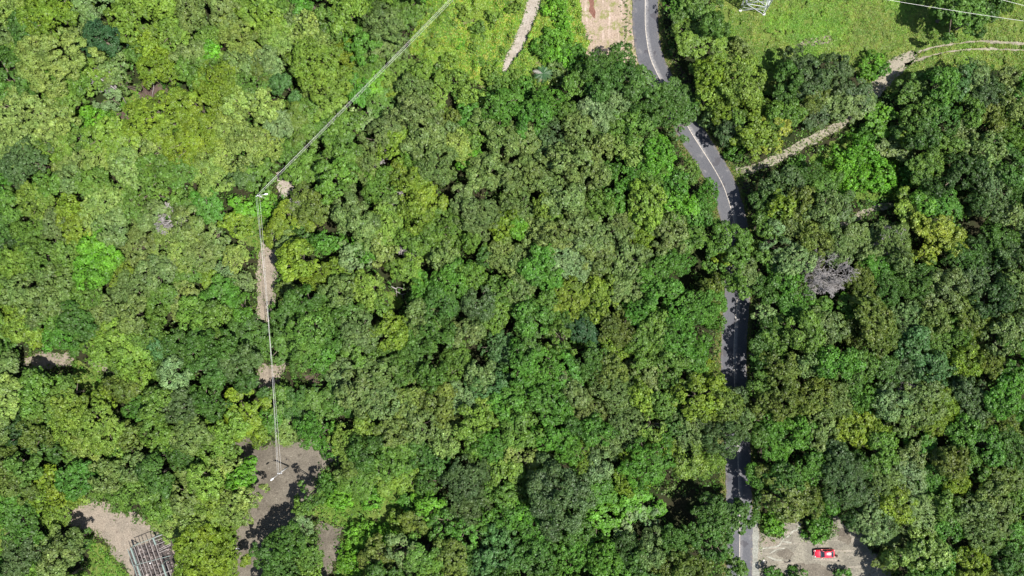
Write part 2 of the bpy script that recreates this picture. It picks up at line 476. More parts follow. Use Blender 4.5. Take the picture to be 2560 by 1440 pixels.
def ribbon(name, cl, u0, u1, z, mat, thick=0.0):
    pts = [Vector(P(p.x, p.y).xy) for p in smooth_line([(x, y, 0) for x, y in cl], 8)]
    V = []; F = []; UV = []; v = 0
    for i, p in enumerate(pts):
        d = (pts[min(i + 1, len(pts) - 1)] - pts[max(i - 1, 0)]).normalized()
        n = Vector((-d.y, d.x))       # points to the right-hand side seen in the photo (road runs down)
        if i: v += (p - pts[i - 1]).length
        jl = 0.06 * math.sin(v * 1.9) + 0.05 * math.sin(v * 4.7) if abs(u0) > 1 else 0
        for u in (u0 + jl, u1 - jl):
            q = p + n * u; V.append((q.x, q.y, z)); UV.append((u, v))
    for i in range(len(pts) - 1): F.append((2 * i, 2 * i + 1, 2 * i + 3, 2 * i + 2))
    me = bpy.data.meshes.new(name); me.from_pydata(V, [], F); me.update()
    uvl = me.uv_layers.new(name="lane")
    for lp in me.loops: uvl.data[lp.index].uv = UV[lp.vertex_index]
    bm = bmesh.new(); bm.from_mesh(me)
    if bm.faces[:][0].normal.z < 0: bmesh.ops.reverse_faces(bm, faces=bm.faces)
    if thick:
        bmesh.ops.solidify(bm, geom=bm.faces[:], thickness=thick)
    bm.to_mesh(me); bm.free()
    o = link(name, me, mat); tag(o, None, None, None, 'structure'); return o
hw = road_w / 2 / PPM
ribbon("road", ROAD_CL, -hw, hw, 0.075, asphalt(), 0.05)
def paint():
    m = simple("worn line paint", (0.55, 0.5, 0.42), 0.8, noise=0.0)
    N, L = m.node_tree.nodes, m.node_tree.links
    b = next(n for n in N if n.type == 'BSDF_PRINCIPLED')
    geo = N.new("ShaderNodeNewGeometry"); nz = N.new("ShaderNodeTexNoise"); nz.inputs['Scale'].default_value = 4
    nz.inputs['Detail'].default_value = 8; nz.inputs['Roughness'].default_value = 0.8
    L.new(geo.outputs['Position'], nz.inputs['Vector'])
    mr = N.new("ShaderNodeMapRange"); mr.inputs[1].default_value = 0.4; mr.inputs[2].default_value = 0.62
    L.new(nz.outputs[0], mr.inputs[0])
    mx = N.new("ShaderNodeMix"); mx.data_type = 'RGBA'; L.new(mr.outputs[0], mx.inputs[0])
    mx.inputs[6].default_value = (0.50, 0.44, 0.36, 1); mx.inputs[7].default_value = (0.2, 0.18, 0.15, 1)
    L.new(mx.outputs[2], b.inputs['Base Color'])
    return m
M_PAINT = paint()
o = ribbon("road_marking", ROAD_CL, -0.065, 0.065, 0.082, M_PAINT)
o['label'] = "worn pale centre line of the road"
# ------------------------------------------------------------------ vegetation
KF = 2.15
TINT = {  # colour of leaves by sun (photo sRGB), brought down to a base colour below; and its word
 'a': ((146, 182, 72), "lime-olive"), 'b': ((160, 188, 96), "light green"), 'c': ((118, 160, 64), "mid-green"),
 'd': ((90, 134, 54), "deep green"), 'e': ((64, 100, 46), "dark green"), 'f': ((98, 146, 84), "blue-green"),
 'F': ((66, 112, 72), "dark bluish green"), 'g': ((138, 164, 92), "grey-green"), 'h': ((144, 174, 54), "yellow-olive"),
 'i': ((178, 196, 74), "golden-yellow"), 'j': ((126, 192, 56), "bright green"), 'k': ((98, 126, 74), "dull grey-green"),
 'l': ((122, 142, 60), "brownish olive"), 'm': ((150, 182, 118), "pale sage-green"), 'n': ((102, 160, 56), "fresh green")}
# x y r tint [type]   photo pixels of the crown; type L lobed, F feathery, O open, S low shrub
TREES = """
20 20 45 b;125 30 70 h F;10 90 40 g;75 75 50 d;130 150 85 b F;225 40 28 m L;252 97 50 F F;215 75 28 g;330 50 58 a;372 110 36 h
430 80 45 a;480 25 50 g;560 22 50 g;620 18 42 a;520 112 45 a;542 135 30 j;585 80 38 b;610 130 40 b F;345 132 34 c;482 142 42 g
400 168 50 h;30 200 58 d;20 130 40 a;105 195 50 c;180 195 45 c;150 235 55 a;230 185 40 a;280 170 38 g;300 205 34 g O;272 248 38 m O
250 296 44 j S;500 182 48 c;545 215 60 h F;480 262 50 h;485 345 56 h F;392 292 55 h;600 170 44 g;622 222 44 c;592 262 48 b;572 312 48 b
620 362 44 b;545 382 52 b F;520 430 50 b F;60 290 75 b F;132 300 50 b F;30 352 60 b F;182 332 44 c;130 352 44 a;68 405 58 k F;165 402 54 g
180 452 40 g;262 342 50 a;305 372 50 a;250 402 50 b;322 422 50 b;392 372 45 b;402 442 50 c;606 434 40 k;28 455 32 j S;120 470 40 c;235 462 45 c
672 30 45 a;700 82 40 a;742 28 44 g;775 68 38 b;802 98 40 b;828 50 44 c;874 34 45 a;918 22 36 c;962 55 52 g F;945 92 44 g F;1008 34 38 c;974 108 42 g
902 112 38 n;858 134 32 h;785 155 56 a F;806 202 60 a F;852 186 35 a;918 166 44 c;790 252 50 l F;724 302 50 l;683 84 34 b;674 160 44 m;716 102 36 b
660 194 40 l;706 208 34 f;668 262 44 b;690 318 38 m;662 368 38 b;758 284 40 c;840 334 50 c;820 260 40 a;874 316 40 c;760 350 44 c;800 417 50 c;858 382 44 c
840 450 50 c;908 417 44 g;760 420 40 c;720 380 36 c;974 226 30 h;940 200 38 j;1006 188 44 a;1040 234 54 g;1040 284 52 g;958 260 40 c;906 294 34 m O;974 316 40 g
990 366 40 h;1000 432 36 h;1066 350 50 g;1092 417 50 g;1140 360 46 b;1190 402 34 j;1140 208 34 a S;1174 240 40 a S;1122 294 36 l;1172 290 32 n;1207 308 36 g
1256 268 48 n F;1240 210 32 c S;1256 366 46 g;1224 434 46 g;1270 452 40 g;1095 250 34 a;1196 72 18 c S;1082 112 20 a S;1128 150 20 a S;1205 158 16 c S;1160 30 18 a S;1235 45 20 a S;1185 120 18 a S;1225 190 22 a S;1150 110 14 j S;1285 20 16 a S;1100 180 22 a S;1290 195 20 a S;1110 330 36 g;1040 405 36 c;1180 345 34 c;940 350 38 g O;950 460 40 c
1395 28 34 j S;1412 62 20 j S;1415 96 26 j S;1385 95 30 j S;1432 130 26 n S;1410 146 34 j S;1380 130 28 j S;1352 120 24 n S;1440 160 28 n S
1392 178 30 g S;1310 232 32 n S;1366 256 40 n;1440 214 34 c;1500 168 46 d;1550 145 38 d;1500 216 44 d;1560 200 42 d;1586 182 26 d O;1620 232 52 d;1690 238 42 d O;1702 264 36 d;1728 276 30 d;1846 985 30 k;1852 1060 34 g;1836 712 28 c;1644 282 58 d
1600 322 46 c;1536 262 42 m;1558 310 36 c;1568 374 36 b L;1500 382 44 g;1450 320 44 g;1420 275 34 c;1330 300 46 n;1302 342 44 g;1370 350 44 k;1430 402 50 g
1330 420 60 g;1382 460 40 g;1480 440 40 g;1520 440 38 n;1602 420 45 n;1642 380 44 j;1662 408 34 j;1720 432 30 c;1775 472 22 n;1640 450 44 c;1690 470 40 n;1700 322 34 d O
1740 36 56 c L;1746 112 58 a L;1702 24 34 n;1772 70 40 c;1850 192 44 a;1850 122 26 g S;1852 240 50 a;1806 212 34 h;1776 292 30 m S;1902 270 38 h;1882 332 44 h
1932 316 38 i O;1882 368 26 h;1826 330 28 k;1812 262 34 h;1845 300 30 c;1920 360 32 i O;1840 375 26 n S
2400 18 58 c L;2458 30 42 d L;2372 14 38 c;2492 12 34 c;2430 50 34 d;1992 160 44 k;2030 200 50 k;2090 178 44 k;2080 242 50 g;2140 228 44 k;2022 250 44 l;2112 270 48 g;2150 258 36 g O
2040 292 34 k;1968 196 36 d;2176 162 34 j S;2200 176 24 n S;2290 230 54 c L;2350 220 44 n;2200 290 38 j;2300 332 44 d;2240 362 44 g;2270 350 24 h;2400 200 38 f;2440 190 44 m
2462 232 44 k;2522 200 38 g;2540 272 44 g;2422 282 44 c;2480 300 44 l;2530 342 40 c;2402 350 44 g;2350 370 44 c;2450 380 50 g;2320 412 44 c;2520 420 44 d;2480 460 44 m;2290 290 38 c;2350 295 42 d
2180 330 38 n S;2150 372 46 j S;2100 402 44 j S;2032 436 36 d;1966 458 38 k;2130 450 46 j S;2200 440 46 j S;2268 440 32 n S;2070 462 38 c;2322 472 34 e;2540 480 40 d;1912 470 26 k;2400 430 44 e;1990 415 22 n S
30 520 44 c;90 500 50 a;130 562 50 g F;30 592 40 e;192 560 44 h;186 602 22 h;250 520 50 b F;320 510 44 c;240 602 44 j;280 572 44 g;332 544 40 g;80 580 40 c
350 620 50 g F;432 620 54 b F;480 560 48 g;520 512 44 n;540 600 38 g;592 562 38 h;612 522 30 j;100 640 54 c;40 660 48 a;165 650 44 c;150 702 50 g;60 722 50 g;20 742 40 a;450 510 40 c
110 760 50 g;260 650 44 j;300 682 40 h;322 722 50 g F;400 692 50 g;460 682 44 c;402 750 50 c;460 752 44 b;520 690 26 h;562 672 30 m;560 740 50 n L;604 702 32 g;482 792 44 c;540 802 44 c;600 770 34 n;592 640 40 b
220 740 44 c;200 800 44 d;270 790 44 g;340 790 50 g;60 812 50 a;120 792 40 c;20 802 38 h;86 832 34 h;142 834 42 n F;262 822 40 h;310 842 50 a L;380 832 44 c;250 880 40 a;330 880 44 a
400 862 40 f;440 872 44 d;500 862 50 d;560 852 50 d;610 832 40 d;600 902 48 k;530 922 50 d;452 930 44 m;342 930 44 a;10 870 44 d;20 930 48 g;100 978 46 c L;164 988 36 c;640 870 34 d;390 920 34 c;620 950 34 d
662 510 28 j S;762 510 45 l;720 562 54 h;790 522 40 l;812 602 36 n;760 650 50 h L;842 680 36 h;790 692 40 h;724 618 34 m;714 662 24 c;722 735 30 l;770 752 50 d;850 732 50 g;920 722 44 a;942 762 30 c;870 782 40 d;745 605 30 d
900 562 50 g;870 520 40 g;880 642 40 m;912 622 38 n;960 562 44 a;960 620 40 b;985 512 34 g;1040 542 40 h;1062 602 40 c;1020 672 42 a;1100 572 50 c;1110 642 44 g;1142 562 28 c;1130 702 44 n;1180 600 36 c;1010 600 34 c
1200 542 54 g;1272 562 42 h;1260 642 44 g;1200 752 44 k;1100 762 44 d;1060 792 44 g;976 832 42 h L;1030 832 44 d;1100 832 50 d;1170 832 44 g;1240 782 40 c;1251 872 38 f F;720 800 44 d;780 822 50 c;708 868 44 c;762 882 44 c;1180 690 40 c;1160 500 34 g
830 852 44 d;800 886 38 n;860 930 44 g;902 882 44 c;952 930 50 g;1012 920 44 c;1080 932 44 d;1140 902 44 c;1200 932 44 g;1042 870 40 d;960 885 34 c;730 860 34 c;815 780 40 c;900 830 44 g;1045 735 30 n
1292 522 44 g;1352 512 40 a;1380 545 32 a;1295 572 42 j;1412 502 44 g;1442 522 40 g;1502 520 44 c;1542 490 38 n;1612 520 50 a;1602 580 44 h;1650 560 40 g;1702 520 42 j;1740 542 40 n;1762 500 36 n;1340 580 36 g;1560 560 40 g
1382 592 50 g;1450 582 50 g;1502 592 44 g;1342 660 46 n L;1300 650 36 g;1370 692 44 n;1420 652 50 m;1490 642 44 g;1560 642 50 g;1592 692 44 g;1682 592 48 g;1692 650 44 n;1642 682 44 n;1652 732 50 n;1605 640 36 g;1730 600 30 c
1300 722 44 g;1430 732 50 h;1500 742 44 h;1472 792 38 c;1542 732 40 g;1820 618 56 c L;1806 650 30 h;1862 682 40 g;1782 722 36 l;1762 762 48 n;1700 782 50 n;1690 842 50 n;1642 822 50 c;1592 782 44 n;1370 760 44 c;1855 630 34 c
1540 820 42 l;1540 872 38 h;1460 822 34 F F;1402 850 44 c O;1330 800 50 n;1322 852 44 d;1300 902 50 n;1360 922 44 n;1422 932 44 n;1480 912 44 d;1530 932 44 l;1602 882 44 c;1622 932 44 g;1680 902 40 c;1732 902 40 n F;1762 932 34 h;1400 800 34 d;1600 830 38 c;1780 800 30 n S;1260 720 36 c
1948 518 38 h;1932 602 44 m O;1925 558 36 c;1912 640 30 c;2000 512 50 l;2050 532 50 g;2092 522 42 k;2030 602 48 l;1992 562 40 g;2092 622 44 g F;2150 602 44 g F;2192 588 36 g F;2240 602 50 g F;2182 642 38 m;2250 650 40 g;1905 500 34 d
2340 572 46 i L;2372 602 38 i L;2322 640 32 i L;2284 545 24 i;2480 520 44 k;2540 542 40 g;2500 602 44 d;2540 642 44 k;2450 620 40 e;2440 500 36 e;2360 512 36 n;2322 502 36 j;1980 650 44 m L;1958 692 40 n
2162 702 44 l;2200 672 38 n;2222 722 44 d;2300 702 54 d;2362 722 50 g;2430 702 50 k;2480 742 54 e;2530 722 44 g;2550 792 44 k;2120 762 34 n;1992 762 44 n;1912 782 30 m O;2000 822 48 c;2060 822 48 g;2310 760 40 c;2410 655 40 d;2040 775 34 c
2172 792 50 l L;2190 842 42 l;2130 832 38 l;2262 802 50 m;2330 792 50 g;2280 862 50 f;2360 852 50 c;2420 790 44 l;2462 802 36 b;2500 842 50 g;2412 902 42 h;2460 902 44 l;2540 860 44 n;2330 922 50 f;2260 922 44 k;1920 850 42 d
2200 922 44 d;2140 912 50 c;2082 902 50 n;2012 902 50 g L;1950 922 48 l L;2530 932 44 n;1895 890 34 d;1940 860 36 c;1910 720 36 d;1985 720 30 c;2395 830 38 c
30 992 48 b;100 1012 54 c;170 1012 50 a;180 1065 48 a;265 990 22 h;250 1070 58 a F;225 1102 46 b F;342 1022 38 n;322 970 38 l;402 1012 50 c;460 1012 50 k;522 1002 48 d;40 1082 50 e;102 1082 44 l;20 1152 48 l;72 1162 50 c
120 1122 38 d;60 1212 50 l;122 1202 38 h;202 1192 50 n;192 1236 34 a;272 1182 44 g;342 1162 44 g;332 1092 38 l;400 1092 44 c;450 1132 44 d;402 1182 50 d;480 1082 50 g;540 1112 48 a;522 1192 54 a;472 1232 48 g;560 1162 38 b;600 1188 34 j;290 1130 30 c
620 1240 38 b L;578 1270 50 b F;530 1252 50 a F;612 1028 58 h L;640 1080 38 h;580 1060 40 a;410 1252 50 c;352 1222 44 c;442 1302 48 b;395 1300 30 b;500 1312 44 b;506 1372 64 h F;548 1402 50 h F;480 1415 48 h F;60 1302 50 d;130 1292 38 a;132 1352 48 g
60 1392 54 k;150 1402 50 g;190 1370 36 g;20 1262 48 n;195 1348 24 d;100 1440 44 c;250 1215 34 c;300 1240 36 c;562 1330 34 h
702 1000 34 c;742 1012 44 d;790 1022 44 c;720 1076 38 b;780 1082 38 n;832 1070 18 j;852 1002 44 d;902 982 48 g;962 1002 54 g;1022 1012 50 b;1050 1062 44 g;932 1062 44 a;982 1082 44 g;1100 992 44 l;1160 1002 48 m F;1202 962 38 f;830 1120 30 n S
1180 1052 50 a;1120 1102 44 b;872 1112 44 a;922 1132 48 d;982 1142 50 c;1042 1132 44 d;1232 1112 48 n F;1200 1182 36 k;1160 1202 56 k F;1182 1250 48 k F;1262 1182 48 a;1250 1232 38 c;902 1190 48 c F;962 1182 50 a F;1012 1182 46 a F;868 1172 28 l;1070 1200 34 d
782 1230 42 d O;822 1212 30 n S;1072 1262 34 j;1020 1252 30 n S;1040 1312 38 l;1112 1312 44 n O;1162 1332 48 n O;760 1312 30 m;720 1352 48 d L;680 1382 44 d L;772 1380 36 c;702 1422 44 d L;780 1422 34 a;902 1332 38 j S;882 1402 44 j S;960 1338 36 j S;760 1265 26 c
940 1392 38 l;1012 1372 48 m O;1062 1392 48 c;1130 1402 44 l;1222 1402 48 f;1252 1342 44 f L;960 1432 40 d;1280 1290 44 n;1180 1400 36 d;850 1240 30 j S;930 1240 34 j S;1000 1300 34 a S
1312 992 48 n;1370 1002 50 n;1440 982 38 g;1470 1032 44 g;1540 982 50 g;1570 1060 50 g F;1530 1112 38 g F;1622 1062 44 a O;1602 982 38 a;1312 1072 50 c;1382 1092 48 n;1300 1152 44 b O;1422 1122 44 n;1462 1152 38 a;1500 1162 38 m;1660 1010 40 c;1430 1060 34 d
1620 1152 60 n F;1582 1182 48 h F;1650 1112 38 h F;1750 992 56 h L;1812 1012 48 l L;1740 1072 48 g F;1812 1092 50 k F;1722 1152 46 a;1782 1152 38 a;1402 1242 78 k L;1290 1290 38 j;1500 1222 44 n;1540 1242 48 j S;1592 1262 44 j;1500 1302 44 j;1690 1060 36 d;1345 1180 34 c
1560 1312 38 m O;1620 1302 38 m O;1342 1322 48 n;1300 1382 44 d;1360 1382 48 d;1430 1332 44 d;1430 1392 50 n;1502 1392 48 n;1560 1380 40 e;1690 1352 44 d;1790 1285 52 d L;1845 1288 38 d L;1780 1350 50 d L;1720 1402 46 l;1832 1412 28 c;1602 1412 44 d;1655 1425 36 l;1250 1440 40 d
1950 990 54 l L;2022 990 44 l L;2080 1002 50 g;2150 990 50 n;2130 1062 50 h;2182 1082 38 h;1932 1062 44 n;1990 1082 48 n;1940 1122 38 n;2030 1172 44 n;1960 1200 48 d;2222 1012 48 m;2262 1042 44 g;2310 1002 50 g;2352 1002 48 h;2332 1052 44 h;1905 1010 34 l;2060 1110 34 e
2430 1032 48 k;2500 982 54 n L;2542 1012 44 n;2510 1062 44 l;2400 1082 38 n;2462 1112 48 n;2520 1122 48 d;2282 1132 38 g;2302 1112 34 n;2370 1142 44 l;2100 1142 38 k;2110 1202 58 k F;2210 1202 44 g;2270 1192 44 m;2330 1202 44 n;2392 1202 38 h;2430 1160 34 c;2160 1160 36 d
2500 1182 48 l;2472 1232 44 g;2540 1202 44 g;1960 1242 54 l L;2014 1250 46 l L;2040 1322 34 j S;1932 1312 30 j S;2190 1300 48 m;2240 1262 44 h;2290 1282 50 m;2202 1332 40 m L;2250 1352 44 g;2350 1262 40 c;2360 1312 48 n;2300 1372 50 b;2342 1402 44 n;2180 1240 34 k;1900 1190 34 n
2420 1272 44 g;2450 1332 54 g;2500 1292 54 g;2530 1342 48 n;2412 1412 56 h L;2530 1412 50 d;2215 1402 34 l;2480 1430 40 g;1935 1442 24 n S;1990 1444 24 n S;2105 1436 20 n S;2290 1440 36 n;2130 1290 30 e;1895 1090 34 d;1900 1240 28 d;2050 1310 30 n S;1900 960 34 c
"""
GAPS = [(2190, 522, 14), (160, 900, 12), (2070, 680, 62), (2020, 705, 44), (110, 900, 14), (782, 955, 16), (715, 465, 22), (1738, 640, 34), (1700, 700, 30), (1690, 1270, 50), (785, 112, 20), (725, 240, 14), (1130, 500, 26), (1575, 410, 18), (2430, 560, 34), (2230, 120, 40),
        (1440, 1190, 30), (960, 650, 24), (830, 560, 22), (1420, 1030, 16), (1100, 1290, 20), (860, 1095, 22), (2300, 1080, 26), (2140, 1280, 26), (990, 770, 22), (940, 385, 16),
        (270, 55, 16), (325, 90, 14), (1230, 1430, 26), (1520, 1360, 24), (2370, 1240, 14), (1880, 760, 20), (2000, 860, 12), (820, 970, 16), (1165, 480, 20), (1010, 395, 14)]

def in_poly(X, Y, poly):
    ins = np.zeros(X.shape, bool)
    n = len(poly); j = n - 1
    for i in range(n):
        xi, yi = poly[i]; xj, yj = poly[j]
        if yi != yj:
            ins ^= ((yi > Y) != (yj > Y)) & (X < (xj - xi) * (Y - yi) / (yj - yi) + xi)
        j = i
    return ins

OPEN_POLYS = [strip_poly(ROADP, 14), CARCLEAR, CLEAR_L, CLEAR_BL, TRACK, P4, P4B, P5, P5B, P6, P7, P8, TOPATH, PINK,
              strip_poly(RP_CL, 4), strip_poly(RP2_CL, 2), FIELD, MEADOW]
GREEN_POLYS = [G_LEFT, G_BOT, G_BL, G_TL, G_POLE, G_MID, VINE1, VINE2, G_RIGHT]

trees = []
rnd = random.Random(5)
for item in TREES.replace("\n", ";").split(";"):
    p = item.split()
    if not p: continue
    x, y, r, c = float(p[0]), float(p[1]), float(p[2]), p[3]
    t = p[4] if len(p) > 4 else rnd.choice("LLLF" if c in 'cdegkln' else "LFFFL" if c in 'abhm' else "LLL")
    trees.append([x, y, r * rnd.uniform(0.94, 1.08), c, t, len(p) > 4])

# smaller trees in what is still uncovered
GX, GY = np.meshgrid(np.arange(-60, 2621, 6.0), np.arange(-60, 1501, 6.0))
cov = np.zeros(GX.shape, bool)
for x, y, r, c, t, _ in trees: cov |= (GX - x) ** 2 + (GY - y) ** 2 < (r * 0.9) ** 2
blocked = np.zeros(GX.shape, bool)
for pl in OPEN_POLYS + GREEN_POLYS + [strip_poly(RP_CL, 26), strip_poly(ROADP, 24)]: blocked |= in_poly(GX, GY, pl)
for x, y, r in GAPS: blocked |= (GX - x) ** 2 + (GY - y) ** 2 < (r + 14) ** 2
free = ~(cov | blocked)
fills = []
rf = random.Random(3)
pts = list(zip(GX[free].tolist(), GY[free].tolist())); rf.shuffle(pts)
# distance test against covered cells: keep centres whose r-disc is mostly free
for R0 in (36, 28, 22):
    for x, y in pts:
        if any((x - a) ** 2 + (y - b) ** 2 < (R0 * 0.75 + q * 0.75) ** 2 for a, b, q in fills): continue
        i0 = int(round((y + 60) / 6)); j0 = int(round((x + 60) / 6)); k = int(R0 / 6)
        sl = (slice(max(0, i0 - k), i0 + k + 1), slice(max(0, j0 - k), j0 + k + 1))
        if free[sl].mean() < 0.5 or blocked[sl].mean() > 0.05: continue
        fills.append((x, y, R0))
        if len(fills) >= 150: break
near = lambda x, y: min(trees[:NLIST], key=lambda q: (q[0] - x) ** 2 + (q[1] - y) ** 2)
NLIST = len(trees)
for x, y, r in fills:
    q = near(x, y)
    c = q[3] if rf.random() < 0.6 else rf.choice({'b': 'bac', 'a': 'abc', 'h': 'ahc', 'i': 'hac', 'F': 'dfc', 'f': 'cdf', 'j': 'cnb'}.get(q[3], 'cdgn'))
    if c in 'iF': c = 'c'
    trees.append([x, y, r * 1.25, c, 'L', False])

# --- crown meshes
def unit(v): return v / np.maximum(np.linalg.norm(v, axis=-1, keepdims=True), 1e-9)

def quads_at(P0, Nn, size, rng, aspect=(0.55, 0.95)):
    n = len(P0)
    a = unit(np.cross(Nn, rng.normal(size=(n, 3))))
    b = np.cross(Nn, a)
    s = size * rng.uniform(0.65, 1.35, (n, 1)) * 0.5
    w = s * rng.uniform(*aspect, (n, 1))
    V = np.empty((n, 4, 3))
    fold = Nn * s * 0.25
    V[:, 0] = P0 - a * s - fold; V[:, 1] = P0 + b * w; V[:, 2] = P0 + a * s - fold; V[:, 3] = P0 - b * w
    return V

def crown(R, kind, seed):
    """R metres; returns mesh (crown centre of base at origin, z up from trunk foot), lobes, height"""
    rng = np.random.default_rng(seed)
    flat = {'L': 0.62, 'F': 0.42, 'O': 0.6, 'S': 0.75}[kind]
    Hc = R * flat * (rng.uniform(0.85, 1.15))
    zb = {'L': 3.4, 'F': 3.8, 'O': 3.6, 'S': 0.25}[kind] + (0.55 * R if kind != 'S' else 0)   # where the crown begins
    ph = rng.uniform(0, 6.28, 4); am = rng.uniform(0.07, 0.19, 4)
    out = lambda th: 1 + am[0] * np.sin(2 * th + ph[0]) + am[1] * np.sin(3 * th + ph[1]) + am[2] * np.sin(5 * th + ph[2]) + am[3] * 0.7 * np.sin(8 * th + ph[3])
    rl0 = {'L': 0.95, 'F': 0.8, 'O': 0.8, 'S': 0.7}[kind] * (0.8 + 0.06 * R) * rng.uniform(0.74, 1.08)
    dens = {'L': 0.92, 'F': 1.35, 'O': 0.42, 'S': 1.0}[kind]
    nl = int(max(9, dens * (R / rl0) ** 2 * 1.35))
    C = []
    tries = 0
    while len(C) < nl and tries < nl * 60:
        tries += 1
        th = rng.uniform(0, 6.283); rho = math.sqrt(rng.uniform(0, 1)) * (R * out(th) - rl0 * 0.55)
        z = zb + Hc * math.sqrt(max(0.0, 1 - (rho / (R * 1.06)) ** 2)) * rng.uniform(0.78, 1.1) + rng.normal() * (0.34 if kind != 'F' else 0.14)
        if rng.uniform() < 0.2: z -= rng.uniform(0.4, 0.35 * Hc + 0.6)
        c = np.array([rho * math.cos(th), rho * math.sin(th), z])
        md = rl0 * (0.95 if kind != 'F' else 0.8)
        if all(np.linalg.norm(c - q) > md for q in C): C.append(c)
    C = np.array(C); nl = len(C)
    RL = rl0 * rng.uniform(0.72, 1.3, nl)
    lobe_tone = rng.normal(0, 0.13, nl); lobe_hue = rng.uniform(0, 0.5, nl) ** 2 * 2
    Ps, Ns, T = [], [], []
    leaf = {'L': 0.38, 'F': 0.27, 'O': 0.38, 'S': 0.32}[kind]
    for i in range(nl):
        ns = int(6 + RL[i] ** 2 * (11 if kind != 'F' else 9))
        d = unit(rng.normal(size=(ns * 3, 3)))
        outw = C[i].copy(); outw[2] = (C[i][2] - zb) * 0.9 + 0.6; outw = unit(outw + 1e-6)
        keep = (d @ outw > -0.25) & (d[:, 2] > -0.45)
        d = d[keep][:ns]
        fl = np.array([1, 1, 0.72 if kind != 'F' else 0.42])
        sc = C[i] + d * RL[i] * fl * rng.uniform(0.72, 1.0, (len(d), 1))
        rs = RL[i] * rng.uniform(0.3, 0.5, len(d)) + 0.06
        for j in range(len(d)):
            nf = int(5 + (rs[j] / leaf) ** 2 * 7.5)
            e = unit(rng.normal(size=(nf, 3)) + d[j] * 0.75 + np.array([0, 0, 0.35]))
            pp = sc[j] + e * rs[j] * fl * rng.uniform(0.75, 1.05, (nf, 1))
            nn = unit(e * 0.8 + d[j] * 0.35 + np.array([0, 0, 0.3]) + rng.normal(size=(nf, 3)) * 0.42)
            tn = np.zeros((nf, 3))
            tn[:, 0] = np.clip(1 + lobe_tone[i] + rng.normal(0, 0.10) + rng.normal(0, 0.22, nf), 0.35, 1.9)
            tn[:, 1] = np.clip(lobe_hue[i] * 0.45 + rng.normal(0.08, 0.14, nf), 0, 1)
            Ps.append(pp); Ns.append(nn); T.append(tn)
    Ps = np.concatenate(Ps); Ns = np.concatenate(Ns); T = np.concatenate(T)
    # drop leaves deep inside other lobes
    keep = np.ones(len(Ps), bool)
    for i in range(nl):
        q = (Ps - C[i]) / (RL[i] * np.array([1, 1, 0.7]))
        keep &= ~((q ** 2).sum(1) < 0.30)
    Ps, Ns, T = Ps[keep], Ns[keep], T[keep]
    V = quads_at(Ps, Ns, leaf, rng)
    me = mesh_quads("crown", V, T)
    # trunk and limbs
    mb = MB()
    if kind == 'S':
        for k in range(5):
            a = rng.uniform(0, 6.28); q = C[rng.integers(nl)]
            mb.tube([(0.1 * math.cos(a), 0.1 * math.sin(a), -0.1), (q[0] * 0.5, q[1] * 0.5, q[2] * 0.5), tuple(q)], [0.05, 0.035, 0.015], 5)
    else:
        tr = 0.1 + 0.045 * R; lean = rng.normal(0, 0.25, 2)
        top = np.array([lean[0], lean[1], zb * 0.8])
        mb.tube([(0, 0, -0.2), (0, 0, 0.15), tuple(top * np.array([0.4, 0.5, 0.5])), tuple(top)], [tr * 1.5, tr * 1.15, tr, tr * 0.75], 8)
        order = rng.permutation(nl)[:min(nl, 9 if kind != 'O' else 16)]
        for i in order:
            q = C[i]; m_ = top + (q - top) * 0.5 + np.array([0, 0, 0.3]) + rng.normal(0, 0.15, 3)
            mb.tube([tuple(top), tuple(m_), tuple(q)], [tr * 0.5, tr * 0.3, tr * 0.1], 6)
            if kind == 'O':
                for _ in range(3):
                    e = q + rng.normal(0, 0.5, 3); mb.tube([tuple(q), tuple(e)], [tr * 0.1, 0.012], 4)
    return me, mb.mesh("trunk", True)

M_LEAF = leaf_material("leaves")
M_BARK = simple("bark", (0.12, 0.095, 0.07), 0.9, noise=0.35, scale=2)
M_DEADWOOD = simple("weathered grey wood", (0.25, 0.23, 0.215), 0.9, noise=0.35, scale=2)
SIZES = {'L': (2.2, 3.0, 3.9, 5.0, 6.6), 'F': (2.4, 3.4, 4.4, 5.6, 7.0), 'O': (2.4, 3.2, 4.2), 'S': (1.8, 2.6, 3.6)}
NVAR = {'L': 8, 'F': 5, 'O': 4, 'S': 4}
PROTO = {}
sd_ = 100
for k, szs in SIZES.items():
    for s_ in szs:
        for v in range(NVAR[k]):
            sd_ += 1
            cm, tm = crown(s_, k, sd_)
            cm.materials.append(M_LEAF); tm.materials.append(M_BARK)
            PROTO.setdefault((k, s_), []).append((cm, tm))

